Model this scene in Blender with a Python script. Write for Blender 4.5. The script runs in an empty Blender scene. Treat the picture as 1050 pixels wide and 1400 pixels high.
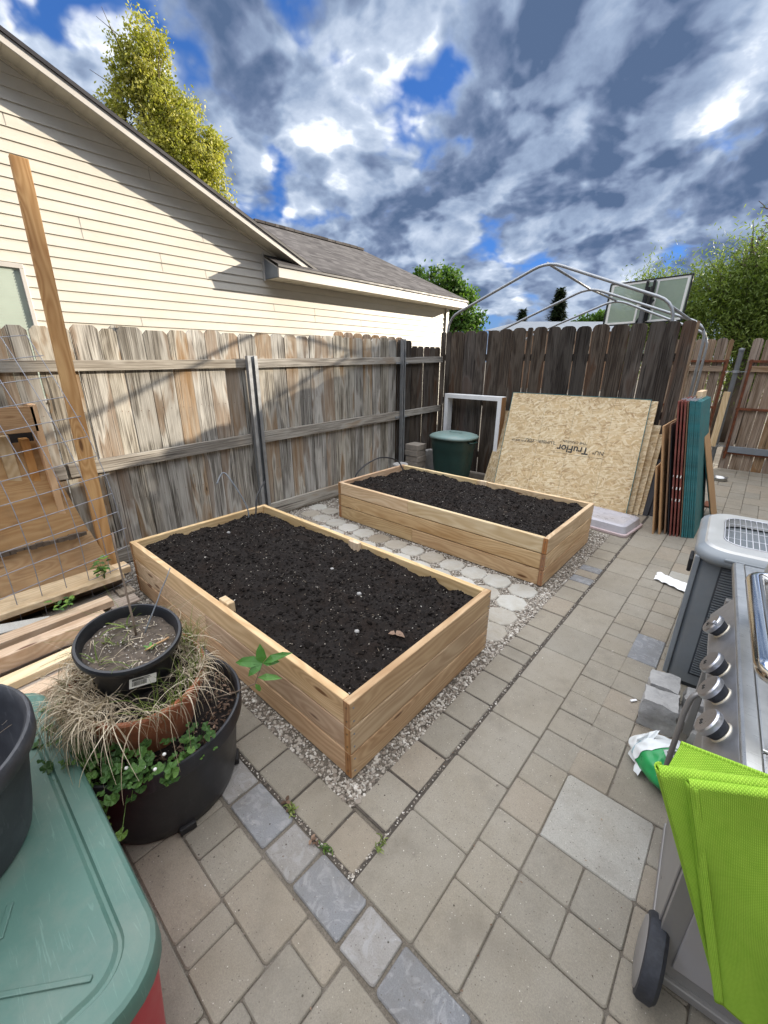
import bpy, math, random
import numpy as np
from mathutils import Vector, Matrix, noise, Euler
random.seed(7); RNG = np.random.default_rng(7)
scene = bpy.context.scene
col = scene.collection
R_ = math.radians
PI = math.pi

# ------------------------------------------------------------------ mesh builder
class MB:
    """collects shapes into one mesh; every vertex carries lc (coordinate along the grain) and rnd"""
    def __init__(s):
        s.v = []; s.f = []; s.lc = []; s.rn = []; s.mi = []
    def add(s, verts, faces, lc=None, rnd=None, mi=0):
        b = len(s.v)
        if rnd is None: rnd = random.random()
        verts = [tuple(p) for p in verts]
        s.v += verts
        s.lc += [tuple(p) for p in lc] if lc is not None else verts
        s.rn += [rnd]*len(verts)
        for f in faces:
            s.f.append(tuple(b+i for i in f)); s.mi.append(mi)
    def box(s, x0, x1, y0, y1, z0, z1, M=None, rnd=None, mi=0, taper=None):
        c = [(x, y, z) for z in (z0, z1) for y in (y0, y1) for x in (x0, x1)]
        d = (abs(x1-x0), abs(y1-y0), abs(z1-z0))
        o = sorted(range(3), key=lambda i: -d[i])
        off = (random.random()*40, random.random()*40, random.random()*40)
        lc = [tuple(p[o[k]]+off[k] for k in range(3)) for p in c]
        if taper:
            c = [(p[0], p[1], p[2]) if p[2] == z0 else ((p[0]-(x0+x1)/2)*taper+(x0+x1)/2, (p[1]-(y0+y1)/2)*taper+(y0+y1)/2, p[2]) for p in c]
        if M is not None: c = [tuple(M @ Vector(p)) for p in c]
        s.add(c, [(0,2,3,1),(4,5,7,6),(0,1,5,4),(2,6,7,3),(0,4,6,2),(1,3,7,5)], lc, rnd, mi)
    def beam(s, p, q, w, t, up=(0,0,1), rnd=None, mi=0):
        """straight board from p to q; w = width along 'up', t = thickness"""
        p = Vector(p); q = Vector(q); d = (q-p); L = d.length; d.normalize()
        u = Vector(up); u = (u - d*u.dot(d)).normalized(); n = d.cross(u)
        M = Matrix((( d.x, n.x, u.x, p.x), (d.y, n.y, u.y, p.y), (d.z, n.z, u.z, p.z), (0,0,0,1)))
        s.box(0, L, -t/2, t/2, -w/2, w/2, M, rnd, mi)
    def slab(s, a, b, c_, d, th, rnd=None, mi=0):
        """board over the quad a,b,c,d (a-b long side), thickness th behind it"""
        P = [Vector(x) for x in (a, b, c_, d)]
        n = (P[1]-P[0]).cross(P[3]-P[0]).normalized()*th
        Q = [p-n for p in P]
        L = (P[1]-P[0]).length; W = (P[3]-P[0]).length
        o = random.random()*30
        l2 = [(o,o,o),(o+L,o,o),(o+L,o+W,o),(o,o+W,o)]
        if W > L: l2 = [(y,x,z) for x,y,z in l2]
        s.add(P+Q, [(0,1,2,3),(7,6,5,4),(0,4,5,1),(1,5,6,2),(2,6,7,3),(3,7,4,0)], l2+[(x,y,z+th) for x,y,z in l2], rnd, mi)
    def prism(s, pts, h0, h1, M=None, rnd=None, mi=0, cham=0):
        """outline pts (x,y) extruded z h0..h1, with a small chamfer at the top"""
        n = len(pts)
        cx = sum(p[0] for p in pts)/n; cy = sum(p[1] for p in pts)/n
        rings = [[(x, y, h0) for x, y in pts], [(x, y, h1-cham) for x, y in pts]]
        if cham:
            r = max(math.hypot(x-cx, y-cy) for x, y in pts); k = 1-cham/r*1.3
            rings.append([(cx+(x-cx)*k, cy+(y-cy)*k, h1) for x, y in pts])
        V = [p for r in rings for p in r]; F = []
        for i in range(len(rings)-1):
            for j in range(n):
                a = i*n+j; b = i*n+(j+1) % n
                F.append((a, b, b+n, a+n))
        F.append(tuple(range((len(rings)-1)*n, len(rings)*n))); F.append(tuple(reversed(range(n))))
        lc = V
        if M is not None: V = [tuple(M @ Vector(p)) for p in V]
        s.add(V, F, lc, rnd, mi)
    def tube(s, pts, r, n=10, rnd=None, mi=0, cap=True):
        P = [Vector(p) for p in pts]
        rr = r if isinstance(r, (list, tuple)) else [r]*len(P)
        V = []; F = []; lc = []; L = 0
        t = (P[1]-P[0]).normalized()
        u = t.orthogonal().normalized()
        for i, p in enumerate(P):
            if i: L += (p-P[i-1]).length
            t = ((P[min(i+1, len(P)-1)]-p).normalized() + (p-P[max(i-1, 0)]).normalized())
            if t.length < 1e-6: t = P[-1]-P[0]
            t.normalize(); u = (u-t*u.dot(t)).normalized(); w = t.cross(u)
            for k in range(n):
                a = 2*PI*k/n
                V.append(p+(u*math.cos(a)+w*math.sin(a))*rr[i]); lc.append((L, a*rr[i], rr[i]))
        for i in range(len(P)-1):
            for k in range(n):
                a = i*n+k; b = i*n+(k+1) % n
                F.append((a, b, b+n, a+n))
        if cap: F.append(tuple(reversed(range(n)))); F.append(tuple(range((len(P)-1)*n, len(P)*n)))
        s.add(V, F, lc, rnd, mi)
    def lathe(s, prof, c=(0,0,0), n=40, M=None, rnd=None, mi=0, sx=1, sy=1):
        """prof list of (r,z) from outside bottom up; open ends closed when r==0"""
        V = []; F = []
        for r, z in prof:
            for k in range(n):
                a = 2*PI*k/n; V.append((c[0]+r*math.cos(a)*sx, c[1]+r*math.sin(a)*sy, c[2]+z))
        for i in range(len(prof)-1):
            for k in range(n):
                a = i*n+k; b = i*n+(k+1) % n
                F.append((a, b, b+n, a+n))
        lc = V
        if M is not None: V = [tuple(M @ Vector(p)) for p in V]
        s.add(V, F, lc, rnd, mi)
    def grid(s, fn, nu, nv, rnd=None, mi=0, wrap=False):
        V = [fn(i/nu, j/nv) for j in range(nv+1) for i in range(nu+1)]
        F = [(j*(nu+1)+i, j*(nu+1)+i+1, (j+1)*(nu+1)+i+1, (j+1)*(nu+1)+i) for j in range(nv) for i in range(nu)]
        s.add(V, F, [(i/nu, j/nv, 0) for j in range(nv+1) for i in range(nu+1)], rnd, mi)
    def leaf(s, p, d, up, L, W, rnd=None, mi=0, bend=.15):
        """one pointed leaf of four faces"""
        p = Vector(p); d = Vector(d).normalized(); up = Vector(up); n = (up-d*up.dot(d))
        n = n.normalized() if n.length > 1e-4 else d.orthogonal().normalized()
        w = d.cross(n)
        V = [p, p+d*L*.35+w*W*.5+n*W*.12, p+d*L*.35-w*W*.5+n*W*.12, p+d*L*.75+w*W*.36-n*L*bend*.4+n*W*.1, p+d*L*.75-w*W*.36-n*L*bend*.4+n*W*.1, p+d*L-n*L*bend, p+d*L*.4-n*0.0, p+d*L*.76-n*L*bend*.5]
        s.add(V, [(0,1,6),(0,6,2),(1,3,7,6),(2,6,7,4),(3,5,7),(4,7,5)], None, rnd, mi)

ORG = {}
def to_obj(name, v, f, mi, lc, rn, mats, parent=None, smooth=False, bev=0, origin=None, ang=None):
    me = bpy.data.meshes.new(name)
    v = np.asarray(v, dtype=np.float64).reshape(-1, 3)
    if parent is not None: o0 = np.array(ORG[parent.name])
    elif origin is not None: o0 = np.array(origin, dtype=float)
    else:
        lo = v.min(0); hi = v.max(0); o0 = np.array([(lo[0]+hi[0])/2, (lo[1]+hi[1])/2, lo[2]])
    me.from_pydata((v-o0).tolist(), [], f)
    for m in (mats if isinstance(mats, (list, tuple)) else [mats]): me.materials.append(m)
    if mi is not None and any(mi): me.polygons.foreach_set('material_index', mi)
    if lc is not None:
        a = me.attributes.new('lc', 'FLOAT_VECTOR', 'POINT'); a.data.foreach_set('vector', np.asarray(lc, dtype=np.float32).ravel())
    if rn is not None:
        a = me.attributes.new('rnd', 'FLOAT', 'POINT'); a.data.foreach_set('value', np.asarray(rn, dtype=np.float32))
    if smooth: me.polygons.foreach_set('use_smooth', [True]*len(me.polygons))
    me.update()
    ob = bpy.data.objects.new(name, me); col.objects.link(ob)
    if parent is not None: ob.parent = parent; ORG[ob.name] = tuple(o0)
    else: ob.location = o0.tolist(); ORG[ob.name] = tuple(o0)
    if bev:
        b = ob.modifiers.new('bevel', 'BEVEL'); b.width = bev; b.segments = 2; b.limit_method = 'ANGLE'; b.angle_limit = R_(40)
        b.harden_normals = False
    if smooth and ang:
        try: me.set_sharp_from_angle(angle=R_(ang))
        except Exception: pass
    return ob
def build(mb, name, mats, parent=None, **k):
    return to_obj(name, mb.v, mb.f, mb.mi, mb.lc, mb.rn, mats, parent, **k)
def tag(o, label=None, cat=None, group=None, kind=None):
    if label: o['label'] = label
    if cat: o['category'] = cat
    if group: o['group'] = group
    if kind: o['kind'] = kind
    return o
def thing(name, loc, label, cat, group=None):
    o = bpy.data.objects.new(name, None); o.empty_display_size = .1; col.objects.link(o)
    o.location = loc; ORG[o.name] = tuple(loc)
    return tag(o, label, cat, group)
def rotM(loc=(0,0,0), z=0, x=0, y=0):
    return Matrix.Translation(loc) @ Euler((x, y, z)).to_matrix().to_4x4()

# ------------------------------------------------------------------ node helper
class NT:
    def __init__(s, name):
        s.m = bpy.data.materials.new(name); s.m.use_nodes = True
        s.t = s.m.node_tree; s.t.nodes.clear()
        s.out = s.n('ShaderNodeOutputMaterial'); s.b = s.n('ShaderNodeBsdfPrincipled')
        s.l(s.b.outputs[0], s.out.inputs[0])
    def n(s, t, **k):
        x = s.t.nodes.new(t)
        for a, b in k.items(): setattr(x, a, b)
        return x
    def l(s, a, b): s.t.links.new(a, b)
    def put(s, sock, v):
        if hasattr(v, 'is_output') or hasattr(v, 'links'): s.l(v, sock)
        else: sock.default_value = v
    def attr(s, name, vec=False):
        x = s.n('ShaderNodeAttribute'); x.attribute_name = name
        return x.outputs['Vector' if vec else 'Fac']
    def obj(s): return s.n('ShaderNodeTexCoord').outputs['Object']
    def pos(s): return s.n('ShaderNodeNewGeometry').outputs['Position']
    def oi(s): return s.n('ShaderNodeObjectInfo').outputs['Random']
    def map(s, v, sc=(1,1,1), loc=(0,0,0), rot=(0,0,0)):
        x = s.n('ShaderNodeMapping'); s.l(v, x.inputs[0]); x.inputs['Scale'].default_value = sc
        x.inputs['Location'].default_value = loc; x.inputs['Rotation'].default_value = rot
        return x.outputs[0]
    def noise(s, v, sc=5, det=4, rough=.5, dist=0, col=False, dim='3D', w=None):
        x = s.n('ShaderNodeTexNoise'); x.noise_dimensions = '4D' if w is not None else dim
        if v is not None: s.l(v, x.inputs['Vector'])
        s.put(x.inputs['Scale'], sc); x.inputs['Detail'].default_value = det; x.inputs['Roughness'].default_value = rough
        x.inputs['Distortion'].default_value = dist
        if w is not None: s.put(x.inputs['W'], w)
        return x.outputs['Color' if col else 'Fac']
    def vor(s, v, sc=5, feat='F1', out='Distance', rand=1):
        x = s.n('ShaderNodeTexVoronoi'); x.feature = feat; s.l(v, x.inputs['Vector']); x.inputs['Scale'].default_value = sc
        x.inputs['Randomness'].default_value = rand
        return x.outputs[out]
    def ramp(s, f, stops, interp='LINEAR'):
        x = s.n('ShaderNodeValToRGB'); s.l(f, x.inputs[0]); e = x.color_ramp.elements; x.color_ramp.interpolation = interp
        while len(e) < len(stops): e.new(.5)
        for i, (p, c) in enumerate(stops):
            e[i].position = p; e[i].color = (c if isinstance(c, tuple) else (c, c, c))[:3]+(1,)
        return x.outputs[0]
    def rng(s, f, a, b, c=0, d=1, smooth=False):
        x = s.n('ShaderNodeMapRange'); s.put(x.inputs[0], f)
        if smooth: x.interpolation_type = 'SMOOTHSTEP'
        for i, q in enumerate((a, b, c, d)): s.put(x.inputs[1+i], q)
        return x.outputs[0]
    def mix(s, f, a, b, mode='MIX'):
        x = s.n('ShaderNodeMix'); x.data_type = 'RGBA'; x.blend_type = mode; x.clamp_factor = True
        s.put(x.inputs[0], f)
        for i, q in ((6, a), (7, b)):
            if isinstance(q, tuple): q = q[:3]+(1,)
            elif isinstance(q, (int, float)): q = (q, q, q, 1)
            s.put(x.inputs[i], q)
        return x.outputs[2]
    def math(s, op, a, b=0, c=0, clamp=False):
        x = s.n('ShaderNodeMath'); x.operation = op; x.use_clamp = clamp; s.put(x.inputs[0], a); s.put(x.inputs[1], b)
        if op in ('MULTIPLY_ADD','SMOOTH_MIN','COMPARE'): s.put(x.inputs[2], c)
        return x.outputs[0]
    def vmath(s, op, a, b=None, sc=None, out=0):
        x = s.n('ShaderNodeVectorMath'); x.operation = op; s.put(x.inputs[0], a)
        if b is not None: s.put(x.inputs[1], b)
        if sc is not None: s.put(x.inputs['Scale'], sc)
        return x.outputs[out]
    def sep(s, v):
        x = s.n('ShaderNodeSeparateXYZ'); s.l(v, x.inputs[0]); return x.outputs
    def comb(s, a, b, c):
        x = s.n('ShaderNodeCombineXYZ'); s.put(x.inputs[0], a); s.put(x.inputs[1], b); s.put(x.inputs[2], c); return x.outputs[0]
    def bump(s, h, st=.3, d=.01, nrm=None):
        x = s.n('ShaderNodeBump'); s.l(h, x.inputs['Height']); x.inputs['Strength'].default_value = st; x.inputs['Distance'].default_value = d
        if nrm is not None: s.l(nrm, x.inputs['Normal'])
        return x.outputs[0]
    def set(s, color=None, rough=None, metal=None, nrm=None, spec=None, **k):
        b = s.b.inputs
        if color is not None:
            if isinstance(color, tuple): color = color[:3]+(1,)
            s.put(b['Base Color'], color)
        if rough is not None: s.put(b['Roughness'], rough)
        if metal is not None: s.put(b['Metallic'], metal)
        if nrm is not None: s.l(nrm, b['Normal'])
        if spec is not None: b['Specular IOR Level'].default_value = spec
        for a, q in k.items(): s.put(b[a], q)
        return s.m
MATS = {}
# ------------------------------------------------------------------ materials
def wood(name, light, dark, knot=(.12,.05,.02), vary=.25, knots=True, rough=.65, streak=26, dirt=0, grey=None, bump=.25):
    t = NT(name); lc = t.attr('lc', True); r = t.attr('rnd')
    s3 = t.sep(lc)
    warp = t.noise(t.map(lc, (1.2, 6, 6)), 1.0, 2, .5)
    # knots: sparse points in the (length, width) plane, rings bend round them
    kv = t.comb(t.math('MULTIPLY', s3[0], 1.6), t.math('MULTIPLY', s3[1], 7.0), 0.0)
    kd = t.vor(kv, 1.0)
    ring = t.math('ADD', t.math('MULTIPLY', s3[1], streak), t.math('ADD', t.math('MULTIPLY', warp, 7), t.math('MULTIPLY', s3[2], streak*.6)))
    if knots: ring = t.math('ADD', ring, t.math('MULTIPLY', t.rng(kd, .02, .45, 3.0, 0, True), 1.0))
    g = t.math('SINE', t.math('MULTIPLY', ring, 6.28)); g = t.rng(g, -1, 1, 0, 1)
    fine = t.noise(t.map(lc, (3, 140, 140)), 1.0, 3, .6)
    g = t.math('ADD', t.math('MULTIPLY', g, .55), t.math('MULTIPLY', fine, .5))
    c = t.mix(t.rng(g, .2, .95), light, dark)
    blot = t.noise(t.map(lc, (2.0, 9, 9)), 1.0, 3, .55)
    c = t.mix(t.rng(blot, .42, .75), c, t.mix(.5, c, dark, 'MULTIPLY'))
    if knots: c = t.mix(t.rng(kd, .045, .10, .9, 0, True), c, knot)
    if grey: c = t.mix(t.rng(t.noise(t.map(lc, (1.5, 8, 8)), 1.3, 4, .6), .4, .62), c, grey)
    hs = t.n('ShaderNodeHueSaturation'); t.l(c, hs.inputs['Color'])
    t.l(t.rng(r, 0, 1, 1-vary, 1+vary*.6), hs.inputs['Value'])
    t.l(t.rng(t.math('FRACT', t.math('MULTIPLY', r, 7.3)), 0, 1, .9, 1.1), hs.inputs['Saturation'])
    t.l(t.rng(t.math('FRACT', t.math('MULTIPLY', r, 13.7)), 0, 1, .488, .507), hs.inputs['Hue'])
    c = hs.outputs[0]
    if dirt:
        c = t.mix(t.math('MULTIPLY', t.rng(t.noise(t.pos(), 9, 5, .65), .5, .75), dirt), c, (.09,.07,.05))
    return t.set(c, t.rng(fine, 0, 1, rough-.08, rough+.12), nrm=t.bump(g, bump, .002), spec=.3)

def weathered(name, base, warm, pale, dark, stain=.5, vary=.3, red=None):
    """old cedar pickets: grey, streaked, with rust brown ovals left where the wood stayed dry"""
    t = NT(name); lc = t.attr('lc', True); r = t.attr('rnd'); s3 = t.sep(lc)
    fine = t.noise(t.map(lc, (2.2, 90, 90)), 1, 5, .65)
    mid = t.noise(t.map(lc, (1.1, 16, 16)), 1, 4, .6)
    big = t.noise(t.map(lc, (1.3, 5.5, 5.5)), 1, 3, .5, .4)
    c = t.mix(t.rng(mid, .35, .65), base, pale)
    c = t.mix(t.rng(fine, .38, .66), dark, c)
    st = t.rng(t.math('ADD', big, t.rng(r, 0, 1, -.09, .09)), .60-.1*stain, .69-.1*stain, 0, 1, True)
    inn = t.rng(t.noise(t.map(lc, (3, 30, 30)), 1, 3, .6), .3, .7, .55, 1)
    edge = t.rng(big, .50-.1*stain, .60-.1*stain, 0, 1, True)
    c = t.mix(t.math('MULTIPLY', edge, .55), c, pale)
    c = t.mix(t.math('MULTIPLY', st, inn), c, t.mix(t.rng(fine, .3, .7), t.mix(.5, warm, dark), warm))
    kv = t.comb(t.math('MULTIPLY', s3[0], 1.3), t.math('MULTIPLY', s3[1], 6.0), 0.0); kd = t.vor(kv, 1.0)
    kr = t.math('SINE', t.math('MULTIPLY', kd, 95)); c = t.mix(t.math('MULTIPLY', t.rng(kd, .06, .17, .5, 0, True), t.rng(kr, -.4, 1)), c, warm)
    c = t.mix(t.rng(kd, .022, .045, .95, 0, True), c, (.02,.012,.008))
    crack = t.noise(t.map(lc, (1.0, 60, 60)), 1, 2, .5, 1.2)
    ck = t.rng(crack, .32, .36, 1, 0, True); c = t.mix(t.math('MULTIPLY', ck, .75), c, (.03,.025,.02))
    hs = t.n('ShaderNodeHueSaturation'); t.l(c, hs.inputs['Color']); t.l(t.rng(r, 0, 1, 1-vary, 1+vary*.5), hs.inputs['Value'])
    t.l(t.rng(t.math('FRACT', t.math('MULTIPLY', r, 5.7)), 0, 1, .65, 1.1), hs.inputs['Saturation'])
    h = t.math('SUBTRACT', t.math('ADD', fine, t.math('MULTIPLY', mid, .6)), t.math('MULTIPLY', ck, .8))
    return t.set(hs.outputs[0], .85, nrm=t.bump(h, .6, .004), spec=.15)

M = MATS
M['fir'] = wood('fir_board', (.66,.49,.295), (.50,.345,.19), vary=.2, knots=True)
M['fir_pale'] = wood('fir_board_pale', (.76,.61,.40), (.62,.46,.27), vary=.14, knots=True)
M['fir_end'] = wood('fir_end_grain', (.47,.27,.12), (.30,.15,.06), vary=.2, knots=False, streak=60)
M['stud'] = wood('stud_wood', (.60,.36,.17), (.43,.22,.09), vary=.05, streak=22)
M['pine'] = wood('pine_plank', (.68,.53,.35), (.54,.39,.225), vary=.18, dirt=.35)
M['oldplank'] = wood('grey_plank', (.36,.31,.25), (.22,.18,.14), vary=.3, knots=False, dirt=.4)
M['ply'] = wood('plywood_face', (.45,.295,.155), (.36,.215,.105), vary=.1, streak=9, dirt=.25)
M['fence_sun'] = weathered('weathered_cedar', (.33,.295,.235), (.25,.145,.060), (.62,.585,.50), (.105,.088,.066), stain=.8, vary=.32)
M['fence_rail'] = weathered('weathered_rail', (.33,.30,.25), (.34,.25,.16), (.47,.44,.38), (.18,.155,.125), stain=.0, vary=.12)
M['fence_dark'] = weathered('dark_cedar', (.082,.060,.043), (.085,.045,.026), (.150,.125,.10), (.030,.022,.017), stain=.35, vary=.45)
M['fence_gate'] = weathered('tan_cedar', (.33,.225,.14), (.26,.14,.065), (.44,.33,.235), (.18,.115,.065), stain=.3, vary=.2)

def simple(name, c, rough=.5, metal=0, spec=.5, var=.12, sc=6, bump=.05, bs=90, scratch=0, dust=0, dustc=(.35,.31,.25), **k):
    t = NT(name); p = t.obj()
    n1 = t.noise(p, sc, 5, .6); cc = t.mix(t.rng(n1, .3, .7), tuple(x*(1-var) for x in c), tuple(min(1, x*(1+var)) for x in c))
    if dust:
        cc = t.mix(t.math('MULTIPLY', t.rng(t.noise(p, sc*2.3, 6, .7), .45, .72), dust), cc, dustc)
    if scratch:
        sn = t.noise(t.map(p, (4, 60, 9), rot=(.5,.3,.9)), 1.5, 4, .6, 1.5)
        cc = t.mix(t.math('MULTIPLY', t.rng(sn, .60, .68), scratch), cc, tuple(min(1, x*1.9+.12) for x in c))
    n2 = t.noise(p, bs, 3, .6)
    return t.set(cc, t.rng(n1, .3, .7, max(0, rough-.09), min(1, rough+.1)), metal, nrm=t.bump(n2, bump, .004), spec=spec, **k)
M['galv'] = simple('galvanised_steel', (.34,.355,.37), .5, .7, var=.15, sc=14, dust=.15)
M['steel_dark'] = simple('dull_post_steel', (.16,.17,.18), .6, .5, var=.2, dust=.2)
M['rust'] = simple('rusty_steel', (.16,.055,.025), .85, .2, var=.45, sc=20, bump=.3)
M['white_paint'] = simple('white_painted_wood', (.84,.84,.83), .55, 0, var=.05, dust=.15)
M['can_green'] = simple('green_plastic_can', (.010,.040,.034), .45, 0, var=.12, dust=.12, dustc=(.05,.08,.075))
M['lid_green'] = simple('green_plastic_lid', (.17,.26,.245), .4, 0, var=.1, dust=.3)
M['tote_lid'] = simple('teal_tote_lid', (.075,.155,.125), .5, 0, var=.15, sc=3, scratch=.16, dust=.5, dustc=(.15,.185,.15), bump=.05)
M['tote_red'] = simple('red_tote', (.42,.02,.035), .4, 0, var=.08)
M['pot_black'] = simple('black_nursery_plastic', (.013,.014,.018), .40, 0, var=.2, scratch=.08, dust=.2, dustc=(.045,.047,.052), bump=.05)
M['bucket'] = simple('dusty_black_tub', (.036,.038,.045), .5, 0, var=.2, scratch=.18, dust=.5, dustc=(.085,.09,.10), bump=.05)
M['terracotta'] = simple('terracotta_clay', (.34,.115,.055), .8, 0, var=.22, sc=9, dust=.2, dustc=(.40,.26,.17), bump=.2)
M['rubber'] = simple('black_rubber', (.02,.022,.028), .7, 0, var=.35, sc=25, dust=.3, dustc=(.07,.075,.09), bump=.3)
M['hose'] = simple('black_drip_tube', (.02,.02,.022), .45)
M['twig'] = simple('dry_twig', (.20,.15,.11), .8, var=.3)
M['bark'] = simple('tree_bark', (.10,.075,.055), .9, var=.35, sc=4, bump=.5, bs=20)
M['concrete'] = simple('rough_concrete', (.36,.355,.345), .9, var=.22, sc=11, bump=.8, bs=60, dust=.3, dustc=(.16,.155,.15))
M['concrete_light'] = simple('grey_block', (.36,.35,.335), .9, var=.15, sc=11, bump=.5, bs=90)
M['brick'] = simple('tan_paver_brick', (.27,.235,.195), .9, var=.18, sc=16, bump=.4, bs=120)
M['slate'] = simple('grey_board_metal', (.20,.22,.24), .6, var=.15)
M['red_board'] = simple('red_painted_board', (.19,.045,.032), .65, var=.35, sc=10, dust=.15)
M['teal_board'] = simple('teal_painted_board', (.02,.14,.15), .65, var=.3, sc=10, dust=.12)
M['tan_board'] = simple('tan_fibreboard', (.42,.25,.12), .75, var=.15, sc=14)
M['brown_board'] = simple('brown_fibreboard', (.22,.13,.075), .8, var=.2, sc=14)
M['black_board'] = simple('dark_board', (.03,.03,.034), .7, var=.2)
M['deck_silver'] = simple('silver_grey_deck', (.52,.52,.50), .35, .3, var=.08, dust=.1)
M['white_plastic'] = simple('white_plastic', (.80,.79,.74), .45, var=.04, sc=5, dust=.08)
M['white_dot'] = simple('white_dots', (.85,.84,.80), .6)
M['paper'] = simple('crumpled_white_paper', (.80,.80,.80), .8, var=.05, sc=25, bump=.3, bs=25)
M['cooler_rim'] = simple('grey_plastic_rim', (.22,.245,.265), .38, 0, var=.06, dust=.08)
M['cooler_side'] = simple('dark_grey_plastic', (.17,.19,.205), .42, 0, var=.08, dust=.1)
M['cooler_dark'] = simple('dark_louvre_plastic', (.035,.042,.052), .5, 0, var=.1, dust=.15)
M['black'] = simple('black_void', (.012,.012,.013), .6)
M['ink'] = simple('black_ink', (.03,.03,.028), .7)
M['chrome'] = simple('polished_steel', (.68,.68,.68), .13, 1, var=.05, bump=.01)
M['wire_white'] = simple('white_coated_wire', (.62,.63,.66), .35, .3, var=.05)
M['wire'] = simple('grey_fence_wire', (.30,.31,.34), .5, .55, var=.2, sc=30)
M['cream_ring'] = simple('cream_knob_ring', (.68,.62,.50), .35, .5, var=.05)
M['grill_grey'] = simple('grey_painted_steel', (.27,.26,.25), .5, .35, var=.07, dust=.15)
M['grill_side'] = simple('pale_painted_steel', (.40,.385,.39), .45, .3, var=.05, dust=.1)
M['bag_white'] = simple('white_plastic_bag', (.74,.77,.77), .35, 0, var=.06, sc=14, bump=.3, bs=22)
M['bag_green'] = simple('green_plastic_bag', (.02,.30,.085), .33, 0, var=.15, sc=14, bump=.3, bs=22)
M['bag_blue'] = simple('pale_bag_print', (.42,.60,.66), .35, 0, var=.1)
M['tote_clear'] = simple('cloudy_grey_plastic', (.42,.41,.44), .3, 0, var=.08, sc=9)
M['tote_pink'] = simple('pinkish_lid_plastic', (.50,.40,.40), .4, 0, var=.08, sc=9)
def steel(name, c=(.50,.50,.49), rough=.3, along=(1,60,60)):
    t = NT(name); p = t.obj()
    br = t.noise(t.map(p, along), 6, 3, .6); sm = t.noise(p, 7, 5, .65)
    cc = t.mix(t.rng(sm, .35, .7), c, tuple(x*.72 for x in c))
    cc = t.mix(t.math('MULTIPLY', t.rng(t.noise(p, 42, 4, .7), .60, .74), .3), cc, (.33,.33,.33))
    return t.set(cc, t.rng(br, .3, .7, rough-.08, rough+.14), .95, nrm=t.bump(br, .06, .002))
M['steel'] = steel('brushed_steel')
M['steel_top'] = steel('worn_steel_top', (.62,.62,.60), .34)
M['steel_knob'] = steel('knob_steel', (.55,.56,.60), .34)
M['steel_panel'] = steel('panel_steel', (.55,.57,.61), .42)

def osb():
    t = NT('oriented_strand_board'); lc = t.attr('lc', True)
    c = None; hgt = None
    base = t.mix(t.noise(t.map(lc, (3,3,3)), 2, 3, .5), (.52,.37,.19), (.66,.50,.29))
    for i, (ang, sx, sy) in enumerate(((.1, 13, 62), (1.65, 14, 66), (.85, 16, 70), (2.45, 12, 58), (-.1, 17, 80))):
        v = t.map(t.map(lc, (1,1,1), rot=(0,0,ang)), (sx, sy, 1), loc=(i*3.3, i*1.7, 0))
        wv = t.vmath('ADD', v, t.vmath('SCALE', t.noise(lc, 7, 2, .5, col=True), sc=1.1))
        x = t.n('ShaderNodeTexVoronoi'); x.feature = 'F1'; x.voronoi_dimensions = '2D'; t.l(wv, x.inputs['Vector']); x.inputs['Scale'].default_value = 1
        h = t.sep(x.outputs['Color'])
        m = t.rng(h[0], .62, .66)
        tone = t.ramp(h[1], [(0, (.33,.215,.11)), (.2, (.52,.385,.21)), (.6, (.68,.545,.34)), (1, (.80,.69,.48))])
        base = t.mix(t.math('MULTIPLY', m, .75), base, tone)
        e = t.math('MULTIPLY', m, h[1])
        hgt = e if hgt is None else t.math('ADD', hgt, e)
    base = t.mix(t.rng(t.noise(lc, 2.3, 4, .6), .5, .75, 0, .35), base, (.36,.25,.14))
    return t.set(base, .75, nrm=t.bump(hgt, .3, .003), spec=.25)
M['osb'] = osb()

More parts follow.
